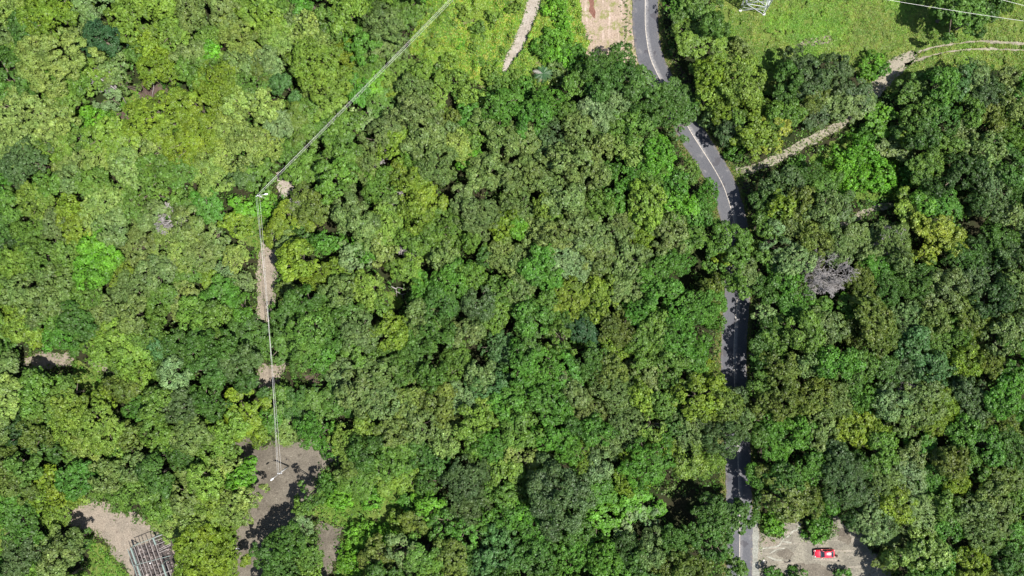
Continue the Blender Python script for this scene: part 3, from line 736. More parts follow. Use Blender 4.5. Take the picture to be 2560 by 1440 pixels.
# --- where a tree stands, in words
MARKS = [((1620, 60), "the top road bend"), ((1680, 240), "the hidden road stretch"), ((1770, 400), "the sunny road curve"),
         ((1843, 790), "the middle road stretch"), ((1848, 1390), "the lower road end"), ((2060, 1380), "the red car"),
         ((648, 485), "the upper lamp pole"), ((698, 1180), "the lower lamp pole"), ((380, 1390), "the steel roof frame"),
         ((1880, 15), "the lattice pylon"), ((2065, 690), "the big leafless tree"), ((1300, 90), "the pale footpath"), ((1520, 80), "the pink soil patch"),
         ((2235, 170), "the farm track bend"), ((2000, 370), "the lower farm track"), ((665, 690), "the wire-side dirt strip"),
         ((130, 900), "the left bare strip"), ((383, 235), "the upper brown patch"), ((885, 245), "the diagonal wires"),
         ((252, 97), "the dark bluish domed tree"), ((68, 405), "the dark round edge tree"), ((1251, 872), "the blue-green feathery tree"),
         ((1460, 822), "the dark teal tree"), ((1402, 1242), "the big dull rounded tree"), ((2340, 590), "the golden-yellow tree"),
         ((976, 832), "the yellow-lime upright tree"), ((2560, 1440), "the bottom right corner"), ((0, 1440), "the bottom left corner"),
         ((0, 0), "the top left corner"), ((2560, 800), "the right edge's middle"), ((1080, 1440), "the bottom edge's middle"), ((0, 720), "the left edge's middle"),
         ((2175, 800), "the brownish-gold tree"), ((2110, 1210), "the broad dull lichen-grey tree"), ((1280, 560), "the photo's centre")]
ORD = ["nearest", "second nearest", "third nearest", "fourth nearest", "fifth nearest", "sixth nearest", "seventh nearest", "eighth nearest", "ninth nearest",
       "tenth nearest", "eleventh nearest", "twelfth nearest"]
def direction(dx, dy):
    k = int(round(math.degrees(math.atan2(-dy, dx)) / 45)) % 8
    return ["right of", "upper right of", "straight above", "upper left of", "left of", "lower left of", "straight below", "lower right of"][k]
KINDN = {'L': ("broadleaf_tree", "clumpy"), 'Y': ("young_tree", "young"), 'F': ("feathery_tree", "feathery"), 'O': ("open_crowned_tree", "sparse"), 'S': ("shrub", "low")}
SPECIAL = {(252, 97): "dark bluish green domed tree standing out among pale trees, upper left",
           (1251, 872): "small blue-green feathery tree alone among mid-green crowns, centre of the photo",
           (1460, 822): "dark teal small tree beside the golden-olive crown, right of centre",
           (1402, 1242): "large rounded dull grey-green tree near the bottom, left of the lower road",
           (2340, 572): "tall golden-yellow tree crown standing over dark forest, right side",
           (68, 405): "dark grey-green round tree at the left edge among light green crowns",
           (976, 832): "yellow-lime upright tree amid dark crowns, left of centre",
           (760, 650): "golden yellow-olive tree just right of the dirt strip by the wires",
           (612, 1028): "bright yellow-olive tree above the lower lamp pole clearing",
           (506, 1372): "broad bright yellow-olive tree right of the steel roof frame",
           (1820, 618): "mid-green tree spreading over the middle of the road",
           (2400, 18): "lone broad tree on the grass under the high wires, top right",
           (2172, 792): "brownish-gold broad tree below the big leafless tree, right side",
           (2110, 1202): "broad dull lichen-grey tree above the car clearing's right side"}
TAG2 = {'L': "clumpy-crowned trees of the forest", 'Y': "small young trees between the big crowns", 'F': "feathery-crowned trees of the forest",
        'O': "sparse-crowned trees of the forest", 'S': "low shrubs in the open ground"}
def seg_d(x, y, a, b):
    vx, vy = b[0] - a[0], b[1] - a[1]; t = max(0, min(1, ((x - a[0]) * vx + (y - a[1]) * vy) / (vx * vx + vy * vy)))
    return math.hypot(x - a[0] - vx * t, y - a[1] - vy * t)
LOWLINES = [((650, 485), (1130, -5)), ((650, 485), (698, 1180)), ((1850, 425), (2010, 358)), ((2010, 358), (2150, 280)), ((2150, 280), (2290, 135)), ((1890, 1340), (2220, 1400)), ((1665, -20), (1700, 200)), ((1730, 300), (1830, 440)), ((45, 900), (185, 900)), ((150, 1290), (400, 1310)), ((760, 950), (805, 955)), ((2130, 550), (2235, 512)), ((700, 430), (715, 490))]
plan = []
for i, (x, y, r, c, t, fixed) in enumerate(trees):
    Rm = r / PPM * 0.98
    k = t
    if k == 'F' and Rm < 2.3: k = 'L'
    kn = 'Y' if (k == 'L' and Rm < 3.12) else k
    plan.append([x, y, Rm, c, k, kn])
print("KINDS", {q: sum(1 for p in plan if p[5] == q) for q in 'LYFOS'})
# more than 300 of a kind: the smallest join one mass
rest = []
for q in 'LY':
    same = sorted([p for p in plan if p[5] == q], key=lambda p: -p[2])
    for p in same[298:]: p[5] = 'X'; rest.append(p)
labels = {}
bucket = {}
for p in plan:
    if p[5] == 'X': continue
    x, y = p[0], p[1]
    sp = next((v for q, v in SPECIAL.items() if abs(q[0] - x) < 2 and abs(q[1] - y) < 2), None)
    if sp: labels[id(p)] = sp; continue
    m, nme = min(MARKS, key=lambda q: (q[0][0] - x) ** 2 + (q[0][1] - y) ** 2)
    dx, dy = x - m[0], y - m[1]
    dr = "right at" if math.hypot(dx, dy) < 18 else direction(dx, dy)
    bucket.setdefault((p[5], p[3], nme, dr), []).append((math.hypot(dx, dy), p))
for (kn, c, nme, dr), lst in bucket.items():
    lst.sort(key=lambda q: q[0])
    for n_, (d_, p) in enumerate(lst):
        size = "" if kn in 'YS' else "small " if p[2] < 3.1 else "broad " if p[2] > 4.6 else "medium "
        rank = "" if len(lst) == 1 else ORD[n_] + " "
        lab = f"{rank}{size}{TINT[c][1]} {'low shrub' if kn == 'S' else KINDN[kn][1] + ' tree'} {dr} {nme}"
        if len(lab.split()) > 16: lab = lab.replace("medium ", "")
        labels[id(p)] = lab
stuffV, stuffT = [], []
for p in plan:
    x, y, Rm, c, k, kn = p
    s_ = min(SIZES[k], key=lambda q: abs(math.log(q / Rm)))
    cm, tm = rnd.choice(PROTO[(k, s_)])
    sc = Rm / s_
    near_low = min(seg_d(x, y, a, b) for a, b in LOWLINES) - Rm * PPM
    hf = 0.62 if near_low < 25 and k != 'S' else 1.0
    if k != 'S' and in_poly(np.array([x]), np.array([y]), G_RIGHT)[0]: hf = 0.5
    if k != 'S' and ((330 < x < 640 and 470 < y < 770) or (800 < x < 1060 and 1180 < y < 1340) or (1480 < x < 1640 and 1210 < y < 1340) or (150 < x < 360 and 240 < y < 420)): hf = min(hf, 0.68)
    zc = ((3.4 + 0.55 * Rm + 0.27 * Rm) if k != 'S' else 0.5 * Rm) * hf
    hs = sc * hf * rnd.uniform(0.92, 1.12)
    base = P(x, y, zc); base.z = 0
    rgb = lin(TINT[c][0], KF)
    j = rnd.uniform(0.88, 1.12)
    colr = (rgb[0] * j * rnd.uniform(0.92, 1.08), rgb[1] * j, rgb[2] * j * rnd.uniform(0.85, 1.15), 1)
    rot = rnd.uniform(0, 6.283); sy = sc * rnd.uniform(0.8, 1.2)
    if kn == 'X':
        co = np.empty(len(cm.vertices) * 3, np.float32); cm.vertices.foreach_get("co", co)
        tn = np.empty(len(cm.vertices) * 4, np.float32); cm.attributes["tone"].data.foreach_get("color", tn)
        M4 = np.array(Matrix.Translation(base) @ Matrix.Rotation(rot, 4, 'Z') @ Matrix.Diagonal((sc, sy, hs, 1)))
        stuffV.append((co.reshape(-1, 3) @ M4[:3, :3].T + M4[:3, 3]).reshape(-1, 4, 3))
        tn = tn.reshape(-1, 4, 4)[:, 0]
        cl = np.array(colr[:3])[None, :] * tn[:, :1]
        stuffT.append(cl * (1 + (np.array([[1.14, 1.06, 0.84]]) - 1) * tn[:, 1:2]))
        continue
    root = empty(KINDN[kn][0], base, rot)
    root.scale = (sc, sy, hs)
    tr = link("trunk", tm, None, root)
    cr = link("crown", cm, None, root)
    cr.color = colr
    tag(root, labels[id(p)], 'shrub' if k == 'S' else 'tree', TAG2[kn])

# --- bare trees and fallen wood
def bare_tree(name, x, y, R, H, label, seed, lean=0.0, mat=None, cat='tree'):
    rng = random.Random(seed)
    base = P(x, y, H * 0.8); base.z = 0
    root = empty(name, base)
    tk = MB(); tw = MB()
    tk.tube([(0, 0, -0.2), (0.1, 0, H * 0.25), (0, 0.1, H * 0.45)], [0.26, 0.2, 0.16], 8)
    def grow(p, d, L, r, lv):
        q = p + d * L
        mid = p + d * L * 0.5 + Vector((rng.gauss(0, 1), rng.gauss(0, 1), rng.gauss(0, 1))) * L * 0.07
        (tk if lv < 2 else tw).tube([p, mid, q], [r, r * 0.82, r * 0.62], 5 if lv < 3 else 3, cap=False)
        if lv >= 5: return
        for k in range(3 if lv > 0 else 4):
            nd = (d + Vector((rng.gauss(0, 1), rng.gauss(0, 1), rng.gauss(0, 0.45) + 0.12)) * 0.55).normalized()
            grow(q if rng.random() < 0.6 else mid, nd, L * rng.uniform(0.6, 0.85), max(r * 0.6, 0.032), lv + 1)
    for k in range(6):
        a = k * 1.05 + rng.uniform(-0.3, 0.3)
        grow(Vector((0, 0, H * rng.uniform(0.35, 0.45))), Vector((math.cos(a), math.sin(a), rng.uniform(0.35, 0.9))).normalized(), R * 0.38, 0.13, 0)
    tk.build("trunk", mat or M_DEADWOOD, root, True)
    tw.build("twigs", mat or M_DEADWOOD, root)
    tag(root, label, cat, "leafless grey trees")
    return root
bare_tree("bare_tree", 2070, 680, 6.2, 11, "large leafless grey tree right of the middle of the road", 1)
bare_tree("bare_tree", 2022, 708, 5.0, 9.5, "leafless grey-brown tree leaning beside the large bare tree's left side", 2)
bare_tree("bare_tree", 984, 497, 2.6, 10, "small leafless grey tree among grey-green crowns, above centre", 3)
bare_tree("bare_tree", 407, 548, 3.4, 9.5, "small leafless grey tree among light green crowns, left of the upper lamp pole", 4)
bare_tree("bare_tree", 2246, 596, 3.4, 10.5, "fine-twigged grey tree left of the golden-yellow crown", 5)
bare_tree("bare_tree", 752, 512, 2.8, 8.0, "small pale bare tree just right of the upper lamp pole", 6)
bare_tree("bare_tree", 938, 382, 2.3, 10, "small bare grey tree over a dark gap, below the diagonal wires", 7)
bare_tree("bare_tree", 236, 190, 3.0, 9.5, "small bare pale tree among shrubs, upper left", 8)
bare_tree("bare_tree", 2290, 985, 2.8, 11, "small grey-twigged tree in the lower right forest", 9)
bare_tree("bare_tree", 1015, 625, 2.2, 10, "tiny bare grey tree poking through green crowns at centre", 10)
def fallen(pts, r, label, seed=0, z=0.25):
    rng = random.Random(seed); mb = MB()
    W = [P(x, y, zz) for x, y, zz in pts]
    mb.tube(W, [r * (1 - 0.6 * i / (len(W) - 1)) for i in range(len(W))], 7)
    for i in range(1, len(W)):
        d = (W[i] - W[i - 1]).normalized()
        s = Vector((-d.y, d.x, 0.25)) * rng.choice((-1, 1))
        mb.tube([W[i], W[i] + (d * 0.6 + s) * rng.uniform(0.8, 1.8)], [r * 0.45, r * 0.15], 5)
    o = mb.build("fallen_branch", M_DEADWOOD, None, True)
    tag(o, label, "branch", "dead branches")
fallen([(1604, 1382, 5.2), (1625, 1384, 5.6), (1655, 1376, 6.0), (1684, 1368, 6.2)], 0.13, "long pale dead branch lying over dark crowns left of the lower road", 1)
fallen([(238, 188, 6.5), (270, 210, 5.5), (300, 232, 4.0), (318, 262, 2.0)], 0.14, "thin pale fallen trunk among shrubs, left of the upper left brown patch", 2)
fallen([(978, 716, 3.5), (990, 722, 3.4), (994, 718, 3.5)], 0.16, "short thick white branch in the small green gap at centre", 3)
fallen([(990, 728, 1.5), (1005, 736, 1.2), (1018, 733, 1.0)], 0.1, "thin tan branch just below the thick white branch at centre", 4)
fallen([(1205, 1350, 2.5), (1208, 1366, 2.5), (1218, 1369, 2.5)], 0.09, "thin forked grey branch in the dark gap near the bottom centre", 5)
fallen([(372, 198, 1.0), (385, 215, 0.7), (380, 240, 0.5)], 0.09, "grey dead branch lying on the upper left brown patch", 6)

# --- palm in the scrub
def palm():
    base = P(1357, 184, 3.2); base.z = 0
    root = empty("palm_tree", base)
    mb = MB(); mb.tube([(0, 0, -0.1), (0.05, 0, 1.6), (0, 0, 3.2)], [0.2, 0.14, 0.11], 8); mb.build("trunk", M_BARK, root, True)
    rng = random.Random(2); mpalm = simple("palm frond", lin((70, 116, 62), KF), 0.55, noise=0.2); mdry = simple("dry frond", (0.3, 0.28, 0.24), 0.7)
    for k in range(12):
        a = k * 0.5236 + rng.uniform(-0.15, 0.15); Lf = rng.uniform(1.7, 2.3); rise = rng.uniform(0.1, 0.7)
        mb = MB(); pts = []
        for i in range(9):
            t = i / 8; pts.append(Vector((math.cos(a) * Lf * t, math.sin(a) * Lf * t, 3.2 + rise * t * 2 - (rise + 1.1) * t * t)))
        mb.tube(pts, [0.03 * (1 - 0.7 * i / 8) for i in range(9)], 4)
        sd2 = Vector((-math.sin(a), math.cos(a), 0)); d2 = Vector((math.cos(a), math.sin(a), 0))
        for i in range(1, 23):
            t = i / 23; q = pts[0].lerp(pts[-1], 0); f = t * 8; j = min(7, int(f)); q = pts[j].lerp(pts[j + 1], f - j)
            ln = 0.45 * math.sin(math.pi * (0.15 + 0.8 * t))
            for s in (-1, 1):
                e = q + sd2 * s * ln + d2 * ln * 0.5 + Vector((0, 0, -0.18)); w = d2 * 0.035
                mb.add([q - w, q + w, e + w * 0.3, e - w * 0.3], [(0, 1, 2, 3)])
        mb.build("frond", mdry if k == 5 else mpalm, root)
    tag(root, "small palm with spread silvery-green fronds in the scrub below the pale footpath", "palm")
palm()

# --- understorey, meadow herbs, grass, creepers: what nobody could count
def inside_any(X, Y, polys):
    m = np.zeros(X.shape, bool)
    for pl in polys: m |= in_poly(X, Y, pl)
    return m
def vnoise(x, y, s, seed):
    """cheap value noise on arrays"""
    r = np.random.default_rng(seed).uniform(0, 1, (64, 64))
    u = x / s; v = y / s; i = np.floor(u).astype(int); j = np.floor(v).astype(int); fu = u - i; fv = v - j
    fu = fu * fu * (3 - 2 * fu); fv = fv * fv * (3 - 2 * fv)
    g = lambda a, b: r[a % 64, b % 64]
    return (g(i, j) * (1 - fu) * (1 - fv) + g(i + 1, j) * fu * (1 - fv) + g(i, j + 1) * (1 - fu) * fv + g(i + 1, j + 1) * fu * fv)
M_LEAFC = leaf_material("low leaves", use_object_color=False)
if stuffV:
    o = link("small_trees", mesh_quads("small_trees", np.concatenate(stuffV), np.concatenate(stuffT)), M_LEAFC)
    tag(o, "smallest mixed green tree crowns squeezed between the larger forest trees", "trees", None, 'stuff')

def clumps(name, px, py, zfun, per, rad, leaf, tints, label, cat=None, seed=0, upright=0.3, flat=0.6):
    """leafy tufts at ground points given in photo pixels"""
    rng = np.random.default_rng(seed)
    x = (px - 1280) / PPM; y = (720 - py) / PPM
    n = len(x)
    z = zfun(x, y, rng)
    r = rad * rng.uniform(0.6, 1.4, n)
    tl = np.array([lin(TINT[c][0], KF) if isinstance(c, str) else lin(c, KF) for c in tints])
    ti = (vnoise(x, y, 7.0, seed + 1) * 0.75 + rng.uniform(0, 1, n) * 0.35) * len(tl)
    col = tl[np.clip(ti.astype(int), 0, len(tl) - 1)] * rng.uniform(0.8, 1.2, (n, 1))
    e = unit(rng.normal(size=(n, per, 3)) + np.array([0, 0, 0.5]))
    pp = np.stack([x, y, z], 1)[:, None, :] + e * r[:, None, None] * np.array([1, 1, flat]) * rng.uniform(0.5, 1.05, (n, per, 1))
    pp[..., 2] = np.maximum(pp[..., 2], 0.03)
    nn = unit(e * 0.6 + np.array([0, 0, upright]) + rng.normal(size=(n, per, 3)) * 0.45)
    cc = np.repeat(col[:, None, :], per, 1) * rng.uniform(0.72, 1.3, (n, per, 1))
    V = quads_at(pp.reshape(-1, 3), nn.reshape(-1, 3), leaf, rng)
    me = mesh_quads(name, V, cc.reshape(-1, 3))
    o = link(name, me, M_LEAFC)
    tag(o, label, cat, None, 'stuff')
    return o

def scatter(n, box, polys=None, avoid=None, seed=0, margin=0):
    rng = np.random.default_rng(seed)
    X = rng.uniform(box[0], box[2], n); Y = rng.uniform(box[1], box[3], n)
    k = np.ones(n, bool)
    if polys is not None: k &= inside_any(X, Y, polys)
    if avoid is not None: k &= ~inside_any(X, Y, avoid)
    return X[k], Y[k]
FULL = (-120, -120, 2680, 1560)
# forest floor brush
X, Y = scatter(25000, FULL, None, OPEN_POLYS + GREEN_POLYS, 21)
k = np.ones(len(X), bool)
for gx, gy, gr in GAPS: k &= (X - gx) ** 2 + (Y - gy) ** 2 > (gr * 0.8) ** 2
X, Y = X[k], Y[k]
clumps("undergrowth", X, Y, lambda x, y, r: 0.3 + 3.2 * vnoise(x, y, 4.0, 3) ** 1.4 + r.uniform(0, 0.8, len(x)), 12, 0.75, 0.4,
       ['e', 'd', 'c', 'n', 'd', 'g', 'c'], "tangled green undergrowth filling the gaps between the forest crowns", "undergrowth", 31)
# creepers and tall herbs in green openings
X, Y = scatter(26000 * 4, FULL, GREEN_POLYS, OPEN_POLYS, 22)
clumps("creepers", X, Y, lambda x, y, r: 0.15 + 1.5 * vnoise(x, y, 2.6, 5) ** 1.5, 7, 0.34, 0.24,
       ['n', 'j', 'j', 'c', 'j', 'a'], "bright green creepers and tall herbs covering the small openings", "creepers", 32, 0.7)
# meadow left of the road
bare = [TOPATH, PINK, strip_poly(ROADP, 3)]
X, Y = scatter(15000 * 5, (1000, -100, 1620, 260), [MEADOW], bare, 23)
k = vnoise((X - 1280) / PPM, (720 - Y) / PPM, 3.2, 77) + 0.35 * vnoise((X - 1280) / PPM, (720 - Y) / PPM, 0.9, 78) > 0.34
clumps("meadow_herbs", X[k], Y[k], lambda x, y, r: 0.05 + 1.7 * vnoise(x, y, 1.5, 6) ** 2.2, 8, 0.42, 0.3,
       [(190, 212, 78), (172, 202, 80), (172, 206, 70), (156, 208, 64), (204, 208, 90), (150, 204, 62), 'c', (182, 206, 84)], "patchy lime-green herbs and scrub on the slope left of the top road bend", "herbs", 33, 0.7)
# grass field right of the road
fieldbare = [strip_poly(RP_CL, 2), strip_poly(TR1, 1), strip_poly(TR2, 1), strip_poly(ROADP, 3)]
X, Y = scatter(60000 * 3, (1700, -100, 2680, 300), [FIELD], fieldbare, 24)
x_, y_ = (X - 1280) / PPM, (720 - Y) / PPM
k = vnoise(x_, y_, 2.2, 87) + 0.5 * vnoise(x_, y_, 0.7, 88) > 0.46
dry = [(1985, 100), (2080, 86), (2085, 110), (1990, 122)]
k &= ~(in_poly(X, Y, dry) & (np.random.default_rng(1).uniform(0, 1, len(X)) < 0.8))
X, Y = X[k], Y[k]
clumps("grass", X, Y, lambda x, y, r: 0.03 + 0.55 * vnoise(x, y, 1.1, 7) ** 2 + 0.6 * np.clip(vnoise(x, y, 5, 9) - 0.7, 0, 1), 5, 0.27, 0.23,
       [(142, 204, 66), (154, 208, 72), (166, 200, 82), (178, 190, 96), (140, 186, 66), (128, 170, 60)], "lush bright green grass and weeds of the field", "grass", 34, 0.8)
# weeds fraying the edges of tracks and clearings
ex, ey = [], []
re_ = random.Random(8)
for pl in (CARCLEAR, CLEAR_L, CLEAR_BL, TRACK, P4, P4B, P5, P5B, P6, P7, P8, P9, P10, TOPATH, PINK, strip_poly(RP_CL), strip_poly(RP2_CL), strip_poly(ROADP, 12), strip_poly(ROADP, 8)):
    for i in range(len(pl)):
        a, b = pl[i], pl[(i + 1) % len(pl)]
        d = math.hypot(b[0] - a[0], b[1] - a[1])
        for j in range(int(d / 1.0)):
            t = re_.random(); sg = 4 if pl is TOPATH or pl is PINK else 8; ex.append(a[0] + (b[0] - a[0]) * t + re_.gauss(0, sg)); ey.append(a[1] + (b[1] - a[1]) * t + re_.gauss(0, sg))
ex = np.array(ex); ey = np.array(ey)
k = ~inside_any(ex, ey, [strip_poly(ROADP, 0.5)]) & ~((ex > 1878) & (ex < 1900) & (ey > 1300)) & ~((ex > 1568) & (ex < 1606) & (ey < 195) & (np.random.default_rng(4).uniform(0, 1, len(ex)) < 0.85))
clumps("weeds", ex[k], ey[k], lambda x, y, r: 0.05 + r.uniform(0, 0.25, len(x)), 5, 0.26, 0.2,
       ['c', 'n', 'l', 'a', 'd', 'g'], "low weeds fraying the edges of road verges, tracks and clearings", "weeds", 35, 0.6)
# ------------------------------------------------------------------ built things
M_CONC = simple("pale concrete", (0.42, 0.41, 0.38), 0.8, noise=0.12, scale=2)
M_GALV = simple("galvanised steel", (0.45, 0.46, 0.46), 0.45, 0.35, noise=0.1)
M_WIRE = simple("aluminium conductor", (0.45, 0.44, 0.41), 0.45, 0.3, noise=0.05)
M_WHITE = simple("white enamel", (0.82, 0.82, 0.8), 0.35, noise=0.03)
M_DARKM = simple("dark metal", (0.05, 0.05, 0.055), 0.5)
M_INS = simple("grey porcelain", (0.6, 0.6, 0.62), 0.25, noise=0.05)
M_LENS = simple("lamp glass", (0.75, 0.75, 0.72), 0.15, noise=0.0)

def lamp_pole(bx, by, H, arm_px, label, armz):
    base = P(bx, by, 0)
    root = empty("lamp_pole", base)
    mb = MB(); mb.tube([(0, 0, -0.2), (0, 0, H * 0.5), (0, 0, H)], [0.19, 0.15, 0.11], 12); mb.build("pole", M_CONC, root, True)
    return root, base

WIRES = {}
def build_pole(bx, by, H, lamp_target, wire_dir, label):
    root, base = lamp_pole(bx, by, H, None, label, H)
    wd = Vector(wire_dir).normalized(); cr = Vector((-wd.y, wd.x, 0))
    mb = MB(); mb.beam(Vector((0, 0, H - 0.35)) - cr * 0.5, Vector((0, 0, H - 0.35)) + cr * 0.5, 0.1, 0.1)
    mb.beam(Vector((0, 0, H - 0.8)) - cr * 0.02, Vector((0, 0, H - 0.38)) + cr * 0.35, 0.04, 0.04)
    mb.build("crossarm", M_GALV, root)
    for k in (-0.42, 0.0, 0.42):
        ib = MB(); c = cr * k
        z0 = H - 0.3 if k else H
        ib.tube([c + Vector((0, 0, z0 + a)) for a in (0, .04, .05, .1, .11, .16, .17, .22)], [0.03, 0.03, 0.08, 0.07, 0.045, 0.07, 0.045, 0.03], 10)
        ib.build("insulator", M_INS, root, True)
    t = P(*lamp_target) - base
    a0 = Vector((0, 0, H - 0.9)); 
    mb = MB(); m1 = a0.lerp(t, 0.5) + Vector((0, 0, 0.25)); mb.tube([a0, m1, t], [0.04, 0.035, 0.03], 8); arm = mb.build("lamp_arm", M_GALV, root, True)
    d = (t - a0); d.z = 0; d.normalize(); q = d.to_track_quat('X', 'Z').to_matrix()
    hb = MB()
    hb.tube([t - d * 0.15, t + d * 0.05, t + d * 0.35, t + d * 0.62, t + d * 0.72], [0.05, 0.13, 0.17, 0.13, 0.03], 12)
    head = hb.build("lamp_head", M_WHITE, arm, True)
    gb = MB(); gb.box(t + d * 0.35 + Vector((0, 0, -0.15)), (0.4, 0.22, 0.06), q, 1.1); gb.build("lamp_glass", M_LENS, root)
    # steel brackets and a stay
    sb = MB(); 
    for z in (H - 0.35, H - 0.9, 2.0): sb.tube([(0, 0, z - 0.05), (0, 0, z + 0.05)], 0.16, 12)
    sb.build("clamp", M_DARKM, root)
    tag(root, label, "lamp pole", "concrete poles carrying the wires and a lamp")
    return base, cr, H
b1, c1, H1 = build_pole(670, 498, 6.2, (661, 486, 6.0), (0.4, -1, 0), "concrete pole with a white street lamp where the wires turn, in the upper clearing")
b2, c2, H2 = build_pole(722, 1165, 6.2, (683, 1196, 7.2), (0, 1, 0), "concrete pole with a white street lamp on the lower grey-brown clearing")

def wire(a, b, sag, r, label, group, name="power_wire"):
    pts = []
    for i in range(33):
        t = i / 32; p = a.lerp(b, t); p.z -= sag * 4 * t * (1 - t); pts.append(p)
    mb = MB(); mb.tube(pts, r, 6); o = mb.build(name, M_WIRE, None, True)
    tag(o, label, "wire", group)
end = P(1420, -303, 7.5)
names = {-0.42: "left", 0.0: "middle", 0.42: "right"}
for k in (-0.42, 0.0, 0.42):
    top = lambda H: H + 0.22 if k == 0 else H - 0.08
    A = b1 + c1 * k + Vector((0, 0, top(H1))); B = b2 + c2 * k + Vector((0, 0, top(H2)))
    cdir = Vector((0.7, 0.7, 0))
    wire(A, B, 0.7, 0.019, f"{names[k]} wire of the three running down between the two lamp poles", "wires between the two lamp poles")
    e = end + Vector((-0.7, 0.7, 0)) * (-k)
    wire(A, e, 0.8, 0.019, f"{['lower', 'middle', 'upper'][int((k + 0.42) / 0.42 + 0.1)]} wire of the three running diagonally up to the top edge", "diagonal wires from the upper lamp pole")

# lattice pylon at the top edge
def pylon():
    base = P(1884, 2, 0)
    root = empty("lattice_pylon", base, math.radians(-9))
    H = 26.0
    hw_ = lambda z: 2.3 * (1 - z / 30) + 0.28
    corners = [(-1, -1), (1, -1), (1, 1), (-1, 1)]
    cp = lambda i, z: Vector((corners[i % 4][0] * hw_(z), corners[i % 4][1] * hw_(z), z))
    for i in range(4):
        mb = MB(); mb.beam(cp(i, 0), cp(i, H), 0.16, 0.16); mb.build("leg", M_GALV, root)
        fb = MB(); fb.box(cp(i, 0.15), (0.7, 0.7, 0.4), None, 0.8); fb.build("footing", M_CONC, root)
    zs = [0, 3.2, 6.2, 9, 11.6, 14, 16.2, 18.2, 20, 21.7, 23.2, 24.6, H]
    for i in range(4):
        mb = MB()
        for a, b in zip(zs[:-1], zs[1:]):
            mb.beam(cp(i, a), cp(i + 1, b), 0.1, 0.1); mb.beam(cp(i + 1, a), cp(i, b), 0.1, 0.1)
            mb.beam(cp(i, b), cp(i + 1, b), 0.1, 0.1)
            if a < 9:
                m = (cp(i, a) + cp(i + 1, b)) / 2; mb.beam(cp(i, (a + b) / 2), m, 0.05, 0.05); mb.beam(cp(i + 1, (a + b) / 2), m, 0.05, 0.05)
        mb.build("bracing", M_GALV, root)
    ends = []
    for z in (17.5, 20.5, 23.5):
        for s in (-1, 1):
            mb = MB(); e = Vector((0.0, s * 4.2, z)); w = hw_(z)
            for q in (-w, w): mb.beam((q, s * w, z), e, 0.08, 0.08); mb.beam((q, s * w, z + 1.1), e, 0.06, 0.06)
            mb.build("crossarm", M_GALV, root)
            ib = MB(); ib.tube([e + Vector((0, 0, -1.4 * t / 14)) for t in range(15)], [0.05 if t % 2 else 0.13 for t in range(15)], 8)
            ib.build("insulator_string", M_INS, root)
            ends.append((z, s, e + Vector((0, 0, -1.4))))
    tag(root, "galvanised lattice pylon standing in the field at the top edge, right of the road", "pylon")
    M_ = Matrix.Translation(base) @ Matrix.Rotation(math.radians(-9), 4, 'Z')
    return [(z, s, M_ @ e) for z, s, e in ends]
pe = pylon()
far1 = P(2800, 84, 19.0); far2 = P(2800, 74, 19.0)
wire(pe[2][2], far1, 1.2, 0.028, "high transmission wire crossing the lone tree at the top right", "transmission wires at the top right", "transmission_wire")
wire(pe[3][2], far2, 1.2, 0.028, "high transmission wire cutting the very top right corner", "transmission wires at the top right", "transmission_wire")

# steel roof frame
def frame():
    z = 3.0
    root = empty("steel_roof_frame", P(385, 1400, 0))
    org = P(385, 1400, 0)
    M_GR = simple("weathered green paint", lin((158, 176, 166), 2.2), 0.6, noise=0.2, scale=1.5)
    M_PU = simple("pale primer steel", lin((190, 180, 172), 2.2), 0.6, noise=0.2, scale=1.5)
    Q = lambda x, y, zz=z: P(x, y, zz) - org
    def bar(nm, a, b, w, h, mat, zz=z):
        mb = MB(); mb.beam(Q(*a, zz), Q(*b, zz), w, h); return mb.build(nm, mat, root)
    for a, b in (((327, 1369), (341, 1409)), ((343, 1414), (376, 1512)), ((383, 1345), (390, 1362)), ((406, 1410), (440, 1512))):
        bar("main_beam", a, b, 0.3, 0.3, M_GR)
    for a, b in (((335, 1367), (386, 1512)), ((344, 1363), (394, 1512)), ((351, 1358), (405, 1512)), ((363, 1357), (417, 1512)),
                 ((373, 1350), (430, 1512)), ((389, 1362), (407, 1412)), ((416, 1406), (452, 1512))):
        bar("purlin", a, b, 0.09, 0.12, M_PU, z + 0.22)
    bar("purlin", (319, 1373), (368, 1512), 0.1, 0.1, M_GR, z + 0.2)
    for a, b in (((332, 1365), (405, 1336)), ((333, 1414), (427, 1389)), ((392, 1440), (426, 1427)), ((389, 1363), (414, 1352)), ((386, 1345), (406, 1337)), ((387, 1352), (410, 1344)),
                 ((397, 1373), (427, 1358)), ((398, 1377), (428, 1362)), ((398, 1382), (420, 1373)), ((350, 1470), (440, 1440))):
        bar("cross_girder", a, b, 0.1, 0.14, M_PU if a[0] > 385 else M_GR, z + 0.05)
    for x, y in ((327, 1370), (383, 1345), (342, 1412), (406, 1409), (372, 1500), (437, 1500)):
        mb = MB(); mb.beam(Q(x, y, z), Q(x, y, z) * 1.0 - Vector((0, 0, z)), 0.16, 0.16); mb.build("post", M_GR, root)
    tag(root, "open steel roof frame of pale green beams and thin purlins over debris, bottom left", "steel frame")
frame()

